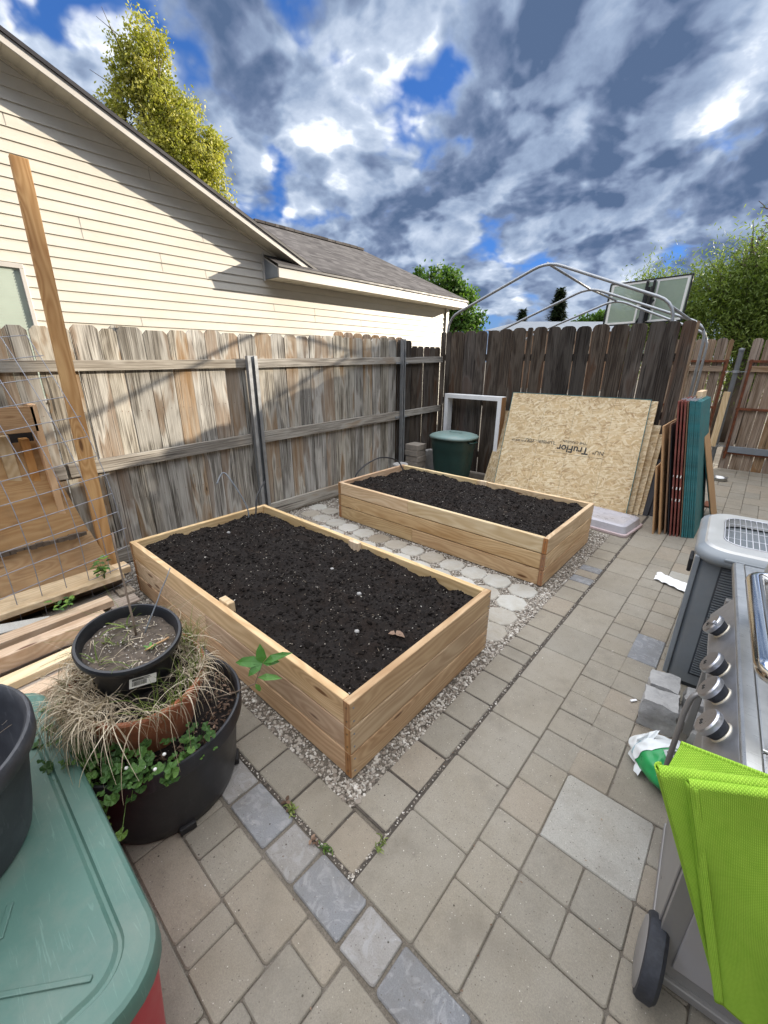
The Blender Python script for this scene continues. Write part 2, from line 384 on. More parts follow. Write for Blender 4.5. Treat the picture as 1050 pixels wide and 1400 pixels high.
def paver():
    t = NT('concrete_paver'); r = t.attr('rnd'); lc = t.attr('lc', True); p = t.pos()
    # rnd: 0..0.7 tan pavers, 0.7..0.8 pinkish, 0.8..0.9 pale, 0.9..1 blue grey slate
    tone = t.ramp(r, [(0, (.280,.256,.214)), (.2, (.294,.268,.224)), (.4, (.264,.244,.207)), (.6, (.284,.256,.210)), (.7, (.304,.266,.216)), (.79, (.294,.260,.212)), (.80, (.37,.36,.33)), (.88, (.37,.36,.33)), (.885, (.32,.308,.298)), (.92, (.285,.28,.278)), (.93, (.205,.212,.228)), (1.0, (.24,.25,.27))], 'LINEAR')
    big = t.noise(p, 2.6, 4, .6); c = t.mix(t.rng(big, .35, .7), tone, t.mix(.75, tone, (.86,.83,.78), 'MULTIPLY'))
    c = t.mix(t.math('MULTIPLY', t.rng(t.noise(p, 13, 4, .7), .45, .75), .45), c, t.mix(.6, c, (.68,.64,.58), 'MULTIPLY'))
    grain = t.noise(p, 240, 3, .8); c = t.mix(t.rng(grain, .3, .7), t.mix(.6, c, (.62,.62,.6), 'MULTIPLY'), t.mix(.35, c, (1.35,1.33,1.28), 'MULTIPLY'))
    sp = t.vor(p, 120); sc = t.vor(p, 120, out='Color'); s3 = t.sep(sc)
    c = t.mix(t.math('MULTIPLY', t.rng(sp, .16, .26, 1, 0), t.rng(s3[0], .82, .86)), c, (.12,.105,.09))
    c = t.mix(t.math('MULTIPLY', t.rng(sp, .14, .24, 1, 0), t.rng(s3[1], .93, .95)), c, (.52,.49,.43))
    sp2 = t.vor(p, 19); s4 = t.sep(t.vor(p, 19, out='Color'))
    c = t.mix(t.math('MULTIPLY', t.rng(sp2, .045, .075, 1, 0), t.rng(s4[0], .86, .88)), c, (.06,.05,.04))
    # slate faces get veins
    slate = t.rng(r, .87, .89)
    ve = t.noise(t.map(p, (9, 9, 9)), 1.4, 5, .65, 2.2)
    c = t.mix(t.math('MULTIPLY', slate, t.rng(ve, .50, .60, 0, .45)), c, (.36,.36,.36))
    stn = t.noise(p, 1.1, 5, .65); c = t.mix(t.rng(stn, .5, .75, 0, .5), c, (.15,.13,.10)); st2 = t.noise(p, 4.5, 6, .7); c = t.mix(t.rng(st2, .52, .7, 0, .35), c, (.13,.115,.095))
    h = t.math('ADD', t.math('MULTIPLY', grain, .6), t.math('MULTIPLY', t.math('MULTIPLY', slate, ve), 4))
    return t.set(c, .88, nrm=t.bump(h, .55, .003), spec=.25)
M['paver'] = paver()
def octa():
    t = NT('octagon_stone'); r = t.oi(); p = t.pos()
    tone = t.ramp(r, [(0, (.27,.235,.185)), (.12, (.33,.295,.24)), (.3, (.41,.395,.36)), (.8, (.47,.465,.435)), (1, (.53,.525,.50))])
    n1 = t.noise(p, 9, 5, .7); c = t.mix(t.rng(n1, .35, .7), tone, t.mix(.7, tone, (.8,.75,.66), 'MULTIPLY'))
    g = t.noise(p, 200, 3, .8); c = t.mix(t.rng(g, .3, .7), t.mix(.5, c, (.75,.74,.72), 'MULTIPLY'), c)
    v = t.noise(p, 12, 5, .65, 1.8)
    return t.set(c, .85, nrm=t.bump(t.math('ADD', t.math('MULTIPLY', v, 3), g), .5, .004), spec=.25)
M['octa'] = octa()
def gravel():
    t = NT('pea_gravel'); r = t.attr('rnd')
    c = t.ramp(r, [(0, (.10,.085,.07)), (.25, (.22,.185,.15)), (.5, (.33,.295,.25)), (.75, (.43,.395,.34)), (1, (.60,.57,.52))])
    return t.set(c, .8, spec=.3)
M['gravel'] = gravel()
def sand():
    t = NT('joint_sand'); p = t.pos()
    c = t.ramp(t.noise(p, 220, 3, .8), [(.3, (.10,.088,.072)), (.55, (.17,.15,.125)), (.75, (.26,.235,.20))])
    c = t.mix(t.rng(t.noise(p, 3, 4, .6), .4, .7), c, t.mix(.7, c, (.55,.5,.42), 'MULTIPLY'))
    return t.set(c, .95, nrm=t.bump(t.noise(p, 180, 3, .8), .6, .004), spec=.1)
M['sand'] = sand()
M['seam'] = simple('siding_seam', (.27,.245,.21), .7)
M['dark_joint'] = simple('dark_open_joint', (.06,.05,.04), .95, var=.5, sc=40, bump=.6, bs=150)
def soil():
    t = NT('dark_compost'); p = t.pos()
    n1 = t.noise(p, 6, 5, .65); n2 = t.noise(p, 70, 4, .75)
    c = t.ramp(n2, [(.3, (.005,.004,.0035)), (.55, (.015,.011,.009)), (.75, (.036,.026,.020))])
    c = t.mix(t.rng(n1, .50, .68, 0, .6), c, (.024,.016,.012))
    sp = t.vor(p, 150); s3 = t.sep(t.vor(p, 150, out='Color'))
    c = t.mix(t.math('MULTIPLY', t.rng(sp, .15, .3, 1, 0), t.rng(s3[0], .955, .965)), c, (.30,.26,.21))
    return t.set(c, t.rng(n1, .4, .6, .8, .98), nrm=t.bump(t.math('ADD', n2, t.math('MULTIPLY', t.noise(p, 200, 3, .8), .5)), .9, .012), spec=.25)
M['soil'] = soil()
M['chip'] = gravel(); 
def leafmat(name, cols, trans=.35, rough=.55):
    t = NT(name); r = t.attr('rnd')
    c = t.ramp(r, [(i/(len(cols)-1), q) for i, q in enumerate(cols)])
    t.set(c, rough, spec=.3)
    tr = t.n('ShaderNodeBsdfTranslucent'); t.l(t.mix(.6, c, (1.5,1.6,.6), 'MULTIPLY'), tr.inputs[0])
    mx = t.n('ShaderNodeMixShader'); mx.inputs[0].default_value = trans
    t.l(t.b.outputs[0], mx.inputs[1]); t.l(tr.outputs[0], mx.inputs[2]); t.l(mx.outputs[0], t.out.inputs[0])
    return t.m
M['leaf_yellow'] = leafmat('yellow_green_leaves', [(.16,.18,.03), (.29,.30,.05), (.42,.40,.09), (.50,.46,.18)])
M['leaf_green'] = leafmat('fresh_green_leaves', [(.03,.075,.012), (.055,.12,.018), (.09,.17,.025), (.12,.20,.035)])
M['leaf_willow'] = leafmat('willow_leaves', [(.07,.105,.02), (.12,.175,.03), (.17,.23,.045), (.24,.29,.09)])
M['leaf_conifer'] = leafmat('conifer_needles', [(.02,.04,.018), (.04,.065,.03), (.06,.09,.04)], .1)
M['leaf_mallow'] = leafmat('mallow_leaves', [(.045,.10,.03), (.07,.15,.04), (.10,.20,.045), (.20,.32,.06)], .3, .5)
M['leaf_ash'] = leafmat('glossy_sprig_leaves', [(.05,.15,.03), (.08,.21,.045), (.13,.29,.07)], .3, .4)
M['grass_dry'] = leafmat('dry_grass', [(.20,.155,.105), (.36,.29,.205), (.50,.42,.31), (.62,.54,.42)], .2, .8)
M['grass_green'] = leafmat('green_grass', [(.10,.14,.03), (.16,.22,.05), (.26,.30,.09)], .3)
M['leaf_brown'] = leafmat('brown_dry_leaf', [(.07,.04,.025), (.14,.085,.055), (.33,.22,.155)], .2)
M['flower'] = simple('white_blossom', (.8,.8,.76), .6)

def shingles():
    t = NT('asphalt_shingles'); lc = t.attr('lc', True)
    b = t.n('ShaderNodeTexBrick'); t.l(lc, b.inputs['Vector']); b.inputs['Scale'].default_value = 1
    b.inputs['Brick Width'].default_value = .17; b.inputs['Row Height'].default_value = .13; b.inputs['Mortar Size'].default_value = .006
    b.inputs['Color1'].default_value = (.0,.0,.0,1); b.inputs['Color2'].default_value = (1,1,1,1); b.inputs['Mortar'].default_value = (.35,.35,.35,1); b.inputs['Mortar Smooth'].default_value = .4
    c = t.ramp(t.sep(b.outputs['Color'])[0], [(0, (.050,.045,.043)), (.5, (.088,.080,.076)), (1, (.135,.125,.118))])
    c = t.mix(t.rng(t.noise(lc, 60, 3, .7), .3, .7), t.mix(.5, c, (.6,.6,.6), 'MULTIPLY'), c)
    c = t.mix(t.rng(t.noise(lc, 1.2, 4, .6), .4, .7, 0, .4), c, (.13,.12,.115))
    return t.set(c, .95, nrm=t.bump(b.outputs['Fac'], .5, -.01), spec=.15)
M['shingles'] = shingles()
def vinyl():
    t = NT('cream_vinyl_siding'); p = t.pos()
    n1 = t.noise(t.map(p, (.6, 1.2, 6)), 1.5, 5, .6)
    c = t.mix(t.rng(n1, .35, .7), (.59,.56,.49), (.54,.505,.43))
    c = t.mix(t.rng(t.noise(p, 14, 5, .7), .5, .8, 0, .25), c, (.46,.41,.32))
    return t.set(c, .5, nrm=t.bump(t.noise(t.map(p, (8, 8, 120)), 1, 3, .6), .04, .003), spec=.3)
M['vinyl'] = vinyl()
M['trim'] = simple('white_trim_paint', (.50,.475,.435), .5, var=.07, sc=3, dust=.15)
M['trim_beige'] = simple('beige_soffit', (.56,.52,.42), .55, var=.06, sc=3, dust=.12)  # soffit panels, beige in their own colour
M['gutter_dark'] = simple('dark_flashing', (.03,.028,.03), .5, var=.2)
M['blind'] = simple('window_blind', (.52,.60,.52), .35, var=.05, sc=3)
def glass(name, c=(.75,.85,.78), rough=.05, alpha=.35):
    t = NT(name); p = t.obj()
    n1 = t.noise(p, 5, 5, .65)
    t.set(t.mix(t.rng(n1, .3, .7), c, tuple(x*.8 for x in c)), t.rng(n1, .3, .7, rough, rough+.2), spec=.5)
    tr = t.n('ShaderNodeBsdfTransparent'); tr.inputs[0].default_value = (.92,.97,.93,1)
    mx = t.n('ShaderNodeMixShader'); t.l(t.rng(n1, .3, .75, alpha, alpha+.25), mx.inputs[0])
    t.l(tr.outputs[0], mx.inputs[1]); t.l(t.b.outputs[0], mx.inputs[2]); t.l(mx.outputs[0], t.out.inputs[0])
    return t.m
M['board_glass'] = glass('cloudy_acrylic', (.42,.50,.40), .25, .55)
M['pane'] = glass('window_pane', (.35,.4,.4), .03, .15)
def towel():
    t = NT('lime_woven_cloth'); lc = t.attr('lc', True); s3 = t.sep(lc)
    a = t.math('SINE', t.math('MULTIPLY', s3[0], 6.283)); b = t.math('SINE', t.math('MULTIPLY', s3[1], 6.283))
    w = t.math('MULTIPLY', t.math('ABSOLUTE', t.math('SINE', t.math('MULTIPLY', s3[0], 3.1416))), t.math('ABSOLUTE', t.math('SINE', t.math('MULTIPLY', t.math('ADD', s3[1], t.math('MULTIPLY', t.math('FLOOR', s3[0]), .5)), 3.1416))))
    n1 = t.noise(lc, .12, 4, .6)
    c = t.mix(t.rng(w, .1, .75), (.25,.45,.035), (.44,.70,.085)); c = t.mix(t.rng(n1, .4, .7), c, t.mix(.8, c, (.85,.92,.8), 'MULTIPLY'))
    return t.set(c, .85, nrm=t.bump(w, .6, .002), spec=.15)
M['towel'] = towel()
# ------------------------------------------------------------------ ground, paving, gravel
g = MB(); g.add([(-300,-300,-.007),(300,-300,-.007),(300,300,-.007),(-300,300,-.007)], [(0,1,2,3)])
tag(build(g, 'ground', M['sand'], origin=(0,0,-.007)), kind='structure')
g = MB()
g.box(.250,.275,-.27,4.6,-.006,-.003); g.box(-1.45,.246,-.268,-.248,-.006,-.003)
for y in (-.067, .143, .357, .575, .776, .994, 1.19, 1.30, 1.43, 1.606, 1.862, 2.10, 2.31, 2.57): g.box(.083,.246,y-.005,y+.005,-.006,-.003)
for x in (.10, -.12, -.336, -.548, -.765): g.box(x-.005,x+.005,-.248,-.083,-.006,-.003)
tag(build(g, 'paving_joint', M['dark_joint']), kind='structure')
pv = MB()
rp = random.Random(11)
def tile(x0, x1, y0, y1, tone=None, gap=.0035, lift=None, rough=.0025):
    if tone is None:
        tone = rp.choice([rp.random()*.7, rp.random()*.7, rp.random()*.6, rp.random()*.6, .72+.06*rp.random()])
    h = (rp.random()-.5)*.004 if lift is None else lift
    e = gap/2; c = .010
    x0 += e; x1 -= e; y0 += e; y1 -= e
    j = lambda: (rp.random()-.5)*rough*2
    # rounded-corner outline with slight irregularity
    pts = []
    for (cx, cy, a0) in ((x1-c, y0+c, -90), (x1-c, y1-c, 0), (x0+c, y1-c, 90), (x0+c, y0+c, 180)):
        for a in (0, 45, 90):
            aa = math.radians(a0+a); pts.append((cx+c*math.cos(aa)+j()*.4, cy+c*math.sin(aa)+j()*.4))
    tx = (rp.random()-.5)*.006; ty = (rp.random()-.5)*.006
    n = len(pts); mx, my = (x0+x1)/2, (y0+y1)/2
    zt = lambda x, y: h+(x-mx)*tx+(y-my)*ty
    V = [(x, y, -.05) for x, y in pts]+[(x, y, zt(x, y)-.004) for x, y in pts]
    V += [(mx+(x-mx)*(1-.0035/abs(x1-mx)), my+(y-my)*(1-.0035/abs(y1-my)), zt(x, y)) for x, y in pts]
    F = []
    for i in (0, 1):
        for k in range(n):
            a = i*n+k; b = i*n+(k+1) % n; F.append((a, b, b+n, a+n))
    F.append(tuple(range(2*n, 3*n)))
    pv.add(V, F, None, tone)
PINK = .75; PALE = .84; WORN = .90; BLUE = .98
# single row along the front bed (north of the dark joint)
xs = [.262, .10, -.12, -.336, -.548, -.765, -.98, -1.2, -1.42]
for a, b, t in zip(xs[1:], xs, [PINK, .1, .42, .2, .3, .5, .1, .3]): tile(a, b, -.255, -.083, t, .008)
# single row east of both beds
ys = [-.067, .143, .357, .575, .776, .994, 1.19, 1.30, 1.43, 1.606, 1.862, 2.10, 2.31, 2.45, 2.57, 2.70, 2.815, 3.03, 3.25, 3.47, 3.69]
tt = [.12, PINK, .4, .45, .3, .1, .3, .55, .2, .6, PINK, .1, .2, BLUE, PINK, .94, .3, .2, .5, .4]
for a, b, t in zip(ys, ys[1:], tt): tile(.083, .257, a, b, t, .008)
# slate band
xs = [-1.1, -.90, -.71, -.50, -.293, -.047, .119, .357, .511, .76, .93, 1.17]
for a, b, t in zip(xs, xs[1:], [.91, BLUE, .9, .9, 1.0, .91, .96, .9, .95, .91, .97]): tile(a, b, -.420, -.266, t, .012, rough=.006)
# strip 1 (large pavers)
ys = [-.262, .077, .413, .752, 1.09, 1.443, 1.767, 2.10, 2.458, 2.82, 3.16, 3.53, 3.90, 4.25, 4.6]
for i, (a, b) in enumerate(zip(ys, ys[1:])): tile(.27, .530, a, b, [.33, .1, .28, .16, .2, .4, .1, .3, .5, .2, .6, .2, .3, .1][i])
# strip 2
ys = [-.262, -.014, .155, .318, .495, .658, .831, 1.004, 1.171, 1.343, 1.515, 1.681, 1.862, 2.03, 2.2, 2.37, 2.55, 2.72, 2.89, 3.06, 3.23, 3.40, 3.74, 3.9, 4.25, 4.6]
for a, b in zip(ys, ys[1:]): tile(.530, .698, a, b)
# big pavers and strips 3..5
tile(.698, 1.028, -.262, -.010, .5); tile(.698, 1.028, .324, .660, PALE, rough=.008)
tile(.698, .867, -.010, .157, .42); tile(.867, 1.028, -.010, .157, .5); tile(.698, .867, .157, .324, .45); tile(.867, 1.028, .157, .324, .4)
ys = [.66, .831, 1.0, 1.171, 1.343, 1.515, 1.69]
for a, b in zip(ys, ys[1:]): tile(.69, .853, a, b)
tile(.69, .853, 1.69, 2.01, BLUE, lift=0)
ys = [2.01, 2.2, 2.37, 2.55, 2.72, 2.89, 3.2, 3.4, 3.7, 3.9, 4.25, 4.6]
for a, b in zip(ys, ys[1:]): tile(.698, .853, a, b, PALE if a == 2.89 else None)
ys = [-.262, -.008, .152, .326, .485, .66]
for a, b in zip(ys, ys[1:]): tile(1.028, 1.20, a, b)
# left field south of the slate band
for q in ((-.314,-.194,-.593,-.426,None),(-.194,-.028,-.593,-.426,None),(-.028,.233,-.592,-.426,.65),(.233,.398,-.508,-.426,.66),(.237,.402,-.676,-.508,None),
          (-.363,-.020,-.755,-.593,.7),(-.020,.066,-.755,-.593,.2),(.066,.237,-.755,-.592,.6),(.237,.30,-.755,-.676,.4),(.30,.402,-.755,-.676,.1),(.402,.60,-.70,-.426,.3)): tile(*q)
# everything else: random ashlar on a 0.168 module
m_ = .1675
occ = set()
def fill(x0, x1, y0, y1, ox, oy):
    nx = int(round((x1-x0)/m_)); ny = int(round((y1-y0)/m_)); used = set()
    for j in range(ny):
        for i in range(nx):
            if (i, j) in used: continue
            opts = [(1,1),(1,1),(1,2),(2,1),(2,2),(1,1)]
            rp.shuffle(opts)
            for w, h in opts:
                cells = [(i+a, j+b) for a in range(w) for b in range(h)]
                if all(c not in used and c[0] < nx and c[1] < ny for c in cells): break
            used |= set(cells)
            tile(x0+i*(x1-x0)/nx, x0+(i+w)*(x1-x0)/nx, y0+j*(y1-y0)/ny, y0+(j+h)*(y1-y0)/ny)
fill(.853, 2.2, .66, 4.6, 0, 0)
fill(1.20, 2.2, -.262, .66, 0, 0)
fill(1.17, 2.2, -.43, -.262, 0, 0)
fill(-3.0, -1.1, -.42, -.262, 0, 0)
fill(.252, 2.2, 4.6, 8.5, 0, 0)
fill(-1.0, .252, 5.1, 8.5, 0, 0)
fill(-1.0, .252, 3.69, 5.1, 0, 0)
fill(-3.0, -.363, -.755, -.426, 0, 0) if False else fill(-3.0, -.314, -.593, -.426, 0, 0)
fill(-3.0, -.363, -.755, -.593, 0, 0)
fill(.60, 2.2, -.755, -.426, 0, 0)
fill(-3.0, 2.2, -3.6, -.757, 0, 0)
tag(build(pv, 'patio', M['paver'], origin=(0,0,0)), kind='structure')

# octagonal stepping stones between the beds
rs = random.Random(5)
def octagon(r):
    a = r; b = r*.48; p = [(b,-a),(a,-b),(a,b),(b,a),(-b,a),(-a,b),(-a,-b),(-b,-a)]
    return [(x+rs.uniform(-.003,.003), y+rs.uniform(-.003,.003)) for x, y in p]
om = []
for k in range(4):
    mb = MB(); mb.prism(octagon(.105), -.05, .004, cham=.006); om.append(mb)
proto = [build(mb, 'stepping_stone', M['octa'], origin=(0,0,0)) for mb in om]
spots = []
words = ['first','second','third','fourth','fifth','sixth','seventh','eighth','ninth','tenth','eleventh','twelfth','thirteenth']
for k in range(13): spots.append((-.122-.2195*k, 2.01, 'octagonal stepping stone, %s from the patio end in the row against the far raised bed' % words[k]))
for k in range(12): spots.append((-.113-.2195*k, 1.785, 'octagonal stepping stone, %s from the patio end in the middle row between the raised beds' % words[k]))
spots += [(-.09, 1.573, 'octagonal stepping stone beside the near bed, second from its right corner'), (-.06, 1.362, 'octagonal stepping stone half hidden by the right corner of the near bed'),
          (-2.64, 2.23, 'octagonal stepping stone between the far bed end and grey fence'), (-2.42, 1.56, 'octagonal stepping stone by the fence nearest the near bed'),
          (-2.64, 1.56, 'octagonal stepping stone touching the fence near the near bed'), (-2.86, 2.23, 'octagonal stepping stone tight against the fence by the far bed end')]
STONES = []
for i, (x, y, lab) in enumerate(spots):
    o = proto[i] if i < 4 else proto[i % 4].copy()
    if i >= 4: col.objects.link(o)
    o.location = (x+rs.uniform(-.006,.006), y+rs.uniform(-.006,.006), rs.uniform(-.002,.003)); o.rotation_euler = (rs.uniform(-.01,.01), rs.uniform(-.01,.01), rs.uniform(-.04,.04))
    tag(o, lab, 'stepping stone', 'octagonal stepping stones in the gravel'); STONES.append((x, y))

# gravel: thousands of little stones lying round the beds
ico = [(0,0,1)]+[(.894*math.cos(a), .894*math.sin(a), .447) for a in [2*PI*k/5 for k in range(5)]]+[(.894*math.cos(a), .894*math.sin(a), -.447) for a in [2*PI*(k+.5)/5 for k in range(5)]]+[(0,0,-1)]
icf = [(0,1+k,1+(k+1)%5) for k in range(5)]+[(1+k,6+k,1+(k+1)%5) for k in range(5)]+[(6+k,6+(k+1)%5,1+(k+1)%5) for k in range(5)]+[(11,6+(k+1)%5,6+k) for k in range(5)]
ico = np.array(ico); icf = np.array(icf)
def pebbles(name, pts, size, mat, parent=None, flat=.6, zvar=.006, origin=(0,0,0)):
    n = len(pts); rg = np.random.default_rng(3)
    s = size*rg.lognormal(0, .32, n)
    sc = np.stack([s*rg.uniform(.7,1.3,n), s*rg.uniform(.6,1.1,n), s*flat*rg.uniform(.6,1.2,n)], 1)
    V = ico[None]*sc[:, None, :]
    V = V*rg.uniform(.8, 1.2, (n, 12, 1))
    a = rg.uniform(0, 6.28, n); ca, sa = np.cos(a)[:, None], np.sin(a)[:, None]
    X = V[..., 0]*ca-V[..., 1]*sa; Y = V[..., 0]*sa+V[..., 1]*ca
    b = rg.uniform(-.6, .6, n)[:, None]; Z = V[..., 2]*np.cos(b)+X*np.sin(b)*.8
    W = np.stack([X+pts[:, 0:1], Y+pts[:, 1:2], Z+pts[:, 2:3]+rg.uniform(-zvar, zvar, n)[:, None]], -1).reshape(-1, 3)
    F = (icf[None]+(np.arange(n)*12)[:, None, None]).reshape(-1, 3)
    return to_obj(name, W, F.tolist(), None, None, np.repeat(rg.uniform(0, 1, n), 12), mat, parent, origin=origin)
def in_gravel(x, y):
    a = (x > -2.42) & (x < .0) & (y > 0) & (y < 1.18); b = (x > -2.42) & (x < -.03) & (y > 2.17) & (y < 3.33)
    ok = ~a & ~b
    for sx, sy in STONES: ok &= ~((abs(x-sx) < .1) & (abs(y-sy) < .1) & (abs(x-sx)+abs(y-sy) < .145))
    return ok
regs = [(-2.9, .09, -.088, .003, 15000), (-.01, .09, -.08, 2.0, 15000), (-2.95, .085, 1.6, 2.175, 12000), (-.3, .085, 1.15, 1.65, 13000), (-.04, .085, 2.0, 3.7, 13000), (-3.0, -2.35, .0, 2.6, 9000), (-2.98, .0, 3.3, 3.68, 4000)]
P_ = []
rg = np.random.default_rng(1)
for x0, x1, y0, y1, d in regs:
    n = int((x1-x0)*(y1-y0)*d); x = rg.uniform(x0, x1, n); y = rg.uniform(y0, y1, n); k = in_gravel(x, y); P_.append(np.stack([x[k], y[k]], 1))
P_ = np.concatenate(P_); lump = np.array([noise.noise((x*3, y*3, 0))*.004 for x, y in P_])
tag(pebbles('gravel', np.c_[P_, -.006+lump], .0062, M['gravel']), 'small tan pea gravel round the raised beds', 'gravel', kind='stuff')
# crumbs of gravel caught in the dark joints
n = 900; t_ = rg.uniform(0, 1, n)
j1 = np.c_[.261+rg.normal(0,.004,n), -.26+4.0*t_**1.6, np.full(n,-.006)]
j2 = np.c_[.27-1.3*t_[:500], -.259+rg.normal(0,.004,500), np.full(500,-.006)]
tag(pebbles('joint_grit', np.concatenate([j1, j2]), .0036, M['gravel']), 'fine grit lying in the open paving joints', 'grit', kind='stuff')
# bits of leaf and bark blown over the paving
lt = MB(); rl = random.Random(44)
for i in range(170):
    x = rl.uniform(-.35, 1.05); y = rl.uniform(-1.1, 3.4) if i % 2 else rl.choice([.262, .53, .70, .86])+0*1
    if not i % 2: x, y = rl.choice([.262, .532, .698, .86])+rl.gauss(0,.006), rl.uniform(-.4, 3.2)
    if x < .08 and y > -.08: continue
    a = rl.uniform(0, 6.28); s_ = rl.uniform(.003, .011); lt.leaf((x, y, .004), (math.cos(a), math.sin(a), rl.uniform(0,.3)), (0,0,1), s_, s_*rl.uniform(.15,.6), rnd=rl.random()**1.5)
tag(build(lt, 'leaf_crumbs', M['leaf_brown']), 'dry leaf crumbs scattered along the paving joints', 'leaf litter', kind='stuff')
# loose specks scattered on the paving
n = 260; q = np.c_[rg.uniform(-.4,1.1,n), rg.uniform(-1.2,3.5,n), np.full(n,.003)]
tag(pebbles('loose_grit', q, .0026, M['gravel']), 'loose crumbs of grit scattered over the pavers', 'grit', kind='stuff')
# ------------------------------------------------------------------ neighbour's house
HX = -5.0
def rake(y): return 4.516-.40*y           # underside of the rake at the wall plane
hs = thing('neighbour_house', (HX, 2, 0), 'cream vinyl sided house with brown shingle roof beyond the grey fence', 'house')
RY = -2.6                                  # ridge of the front gable
def gz(y): return rake(y) if y >= RY else rake(2*RY-y)
# wall made of lapped siding courses
w = MB(); cz = .105; k = 0; z = .2
rh = random.Random(4)
while z < rake(RY):
    z1 = z+cz
    ylo = -9.2; yhi = 8.05
    if z1 > 2.83: yhi = min(8.05, (4.516-z1+.03)/.40+.35)
    if z1 > gz(-9.2): ylo = 2*RY-(4.516-z1+.03)/.40
    if z1 > 2.83 : yhi = min(yhi, max(3.25, yhi)) if yhi > 3.25 else yhi
    if yhi > ylo:
        w.add([(HX+.016, ylo, z),(HX+.016, yhi, z),(HX+.002, yhi, z1),(HX+.002, ylo, z1),(HX+.0, ylo, z),(HX+.0, yhi, z)], [(0,1,2,3),(4,5,1,0)])
    z = z1
# backing and remaining walls
w.add([(HX-.01,-9.2,0),(HX-.01,8.04,0),(HX-.01,8.04,2.82),(HX-.01,4.24,2.82),(HX-.01,RY,rake(RY)),(HX-.01,-9.2,gz(-9.2))], [(0,1,2,3,4,5)])
w.box(-11, HX-.01, 7.98, 8.04, 0, 2.82)
w.add([(HX-.01, 8.035, 2.82), (-11, 8.035, 2.82), (-7.9, 8.035, 4.30)], [(0,1,2)])
build(w, 'wall', M['vinyl'], hs)
# butt joints of the siding
jn = MB()
for (y, z0, n) in ((.56,3.2,1),(2.28,3.15,1),(1.72,3.62,2),(2.26,2.7,1),(4.1,2.3,2),(1.7,2.7,2),(.9,2.9,2),(3.3,2.45,1),(1.35,2.1,1),(5.2,2.35,1),(.45,3.79,1)):
    z0 = .2+round((z0-.2)/cz)*cz
    jn = MB()
    for i in range(n): jn.add([(HX+.0165,y,z0+i*cz+.004),(HX+.0165,y+.006,z0+i*cz+.004),(HX+.004,y+.006,z0+(i+1)*cz),(HX+.004,y,z0+(i+1)*cz)], [(0,1,2,3)])
    build(jn, 'siding_joint', M['seam'], hs)
# corner trim
c_ = MB(); c_.box(HX-.06, HX+.035, 8.03, 8.10, 0, 2.82); c_.box(HX+.02, HX+.04, 7.98, 8.03, 0, 2.82); build(c_, 'corner_trim', M['trim'], hs, bev=.004)
# front gable roof: soffit, fascia, shingles
def rk(dx, dz, y): return (HX+dx, y, gz(y)+dz)
YE = 3.97
sf = MB()
y = -2.6; n = 0
while y < YE-.05:
    y1 = y+.12
    sf.add([rk(.012,.0,y+.004), rk(.012,.0,y1), rk(.25,.0,y1), rk(.25,.0,y+.004)], [(0,1,2,3)])
    sf.add([rk(.012,.008,y-.004), rk(.012,.008,y+.008), rk(.25,.008,y+.008), rk(.25,.008,y-.004)], [(0,1,2,3)])
    y = y1
sf.add([rk(.012,.010,RY), rk(.25,.010,RY), rk(.25,.010,YE), rk(.012,.010,YE)], [(0,1,2,3)])
build(sf, 'soffit', M['trim_beige'], hs)
jc = MB(); jc.beam(rk(.022,-.012,RY), rk(.022,-.012,3.35), .03, .02); build(jc, 'soffit_channel', M['trim_beige'], hs)
fa = MB()
fa.add([rk(.25,-.012,RY), rk(.25,-.012,YE), rk(.25,.062,YE), rk(.25,.062,RY), rk(.272,-.012,RY), rk(.272,-.012,YE), rk(.272,.062,YE), rk(.272,.062,RY)], [(4,5,6,7),(0,3,2,1),(0,1,5,4),(1,2,6,5),(3,7,6,2)])
build(fa, 'fascia', M['trim'], hs)
ed = MB()
ed.add([rk(-3,.064,RY), rk(-3,.064,YE+.03), rk(.29,.064,YE+.03), rk(.29,.064,RY), rk(-3,.10,RY), rk(-3,.10,YE+.03), rk(.29,.10,YE+.03), rk(.29,.10,RY)], [(0,1,2,3),(2,1,5,6),(3,2,6,7)])
build(ed, 'drip_edge', M['gutter_dark'], hs)
rf = MB()
def roofquad(a, b, c, d):   # a-b along eave direction, lc in metres
    A, B, C, D = map(Vector, (a, b, c, d)); L = (B-A).length; W = (D-A).length
    rf.add([A,B,C,D], [(0,1,2,3)], [(0,0,0),(L,0,0),(L,W,0),(0,W,0)])
roofquad((HX+.285, YE+.035, gz(YE)+.092), (-13, YE+.035, gz(YE)+.092), (-13, RY, gz(RY)+.104), (HX+.285, RY, gz(RY)+.104))
roofquad((-13, -9.6, gz(-9.6)+.104), (HX+.285, -9.6, gz(-9.6)+.104), (HX+.285, RY, gz(RY)+.104), (-13, RY, gz(RY)+.104))
# rear wing: eave parallel to the fence, gable end at Y=8.35
EX = HX+.37; EY0 = 3.18; EY1 = 8.33
ridge_x, ridge_z, eave_z = -7.95, 4.44, 2.985
def wing(y0, y1, cut=None):
    roofquad((EX+.02, y0, eave_z), (EX+.02, y1, eave_z), (ridge_x, y1, ridge_z), (ridge_x, y0, ridge_z))
wing(4.0, EY1)
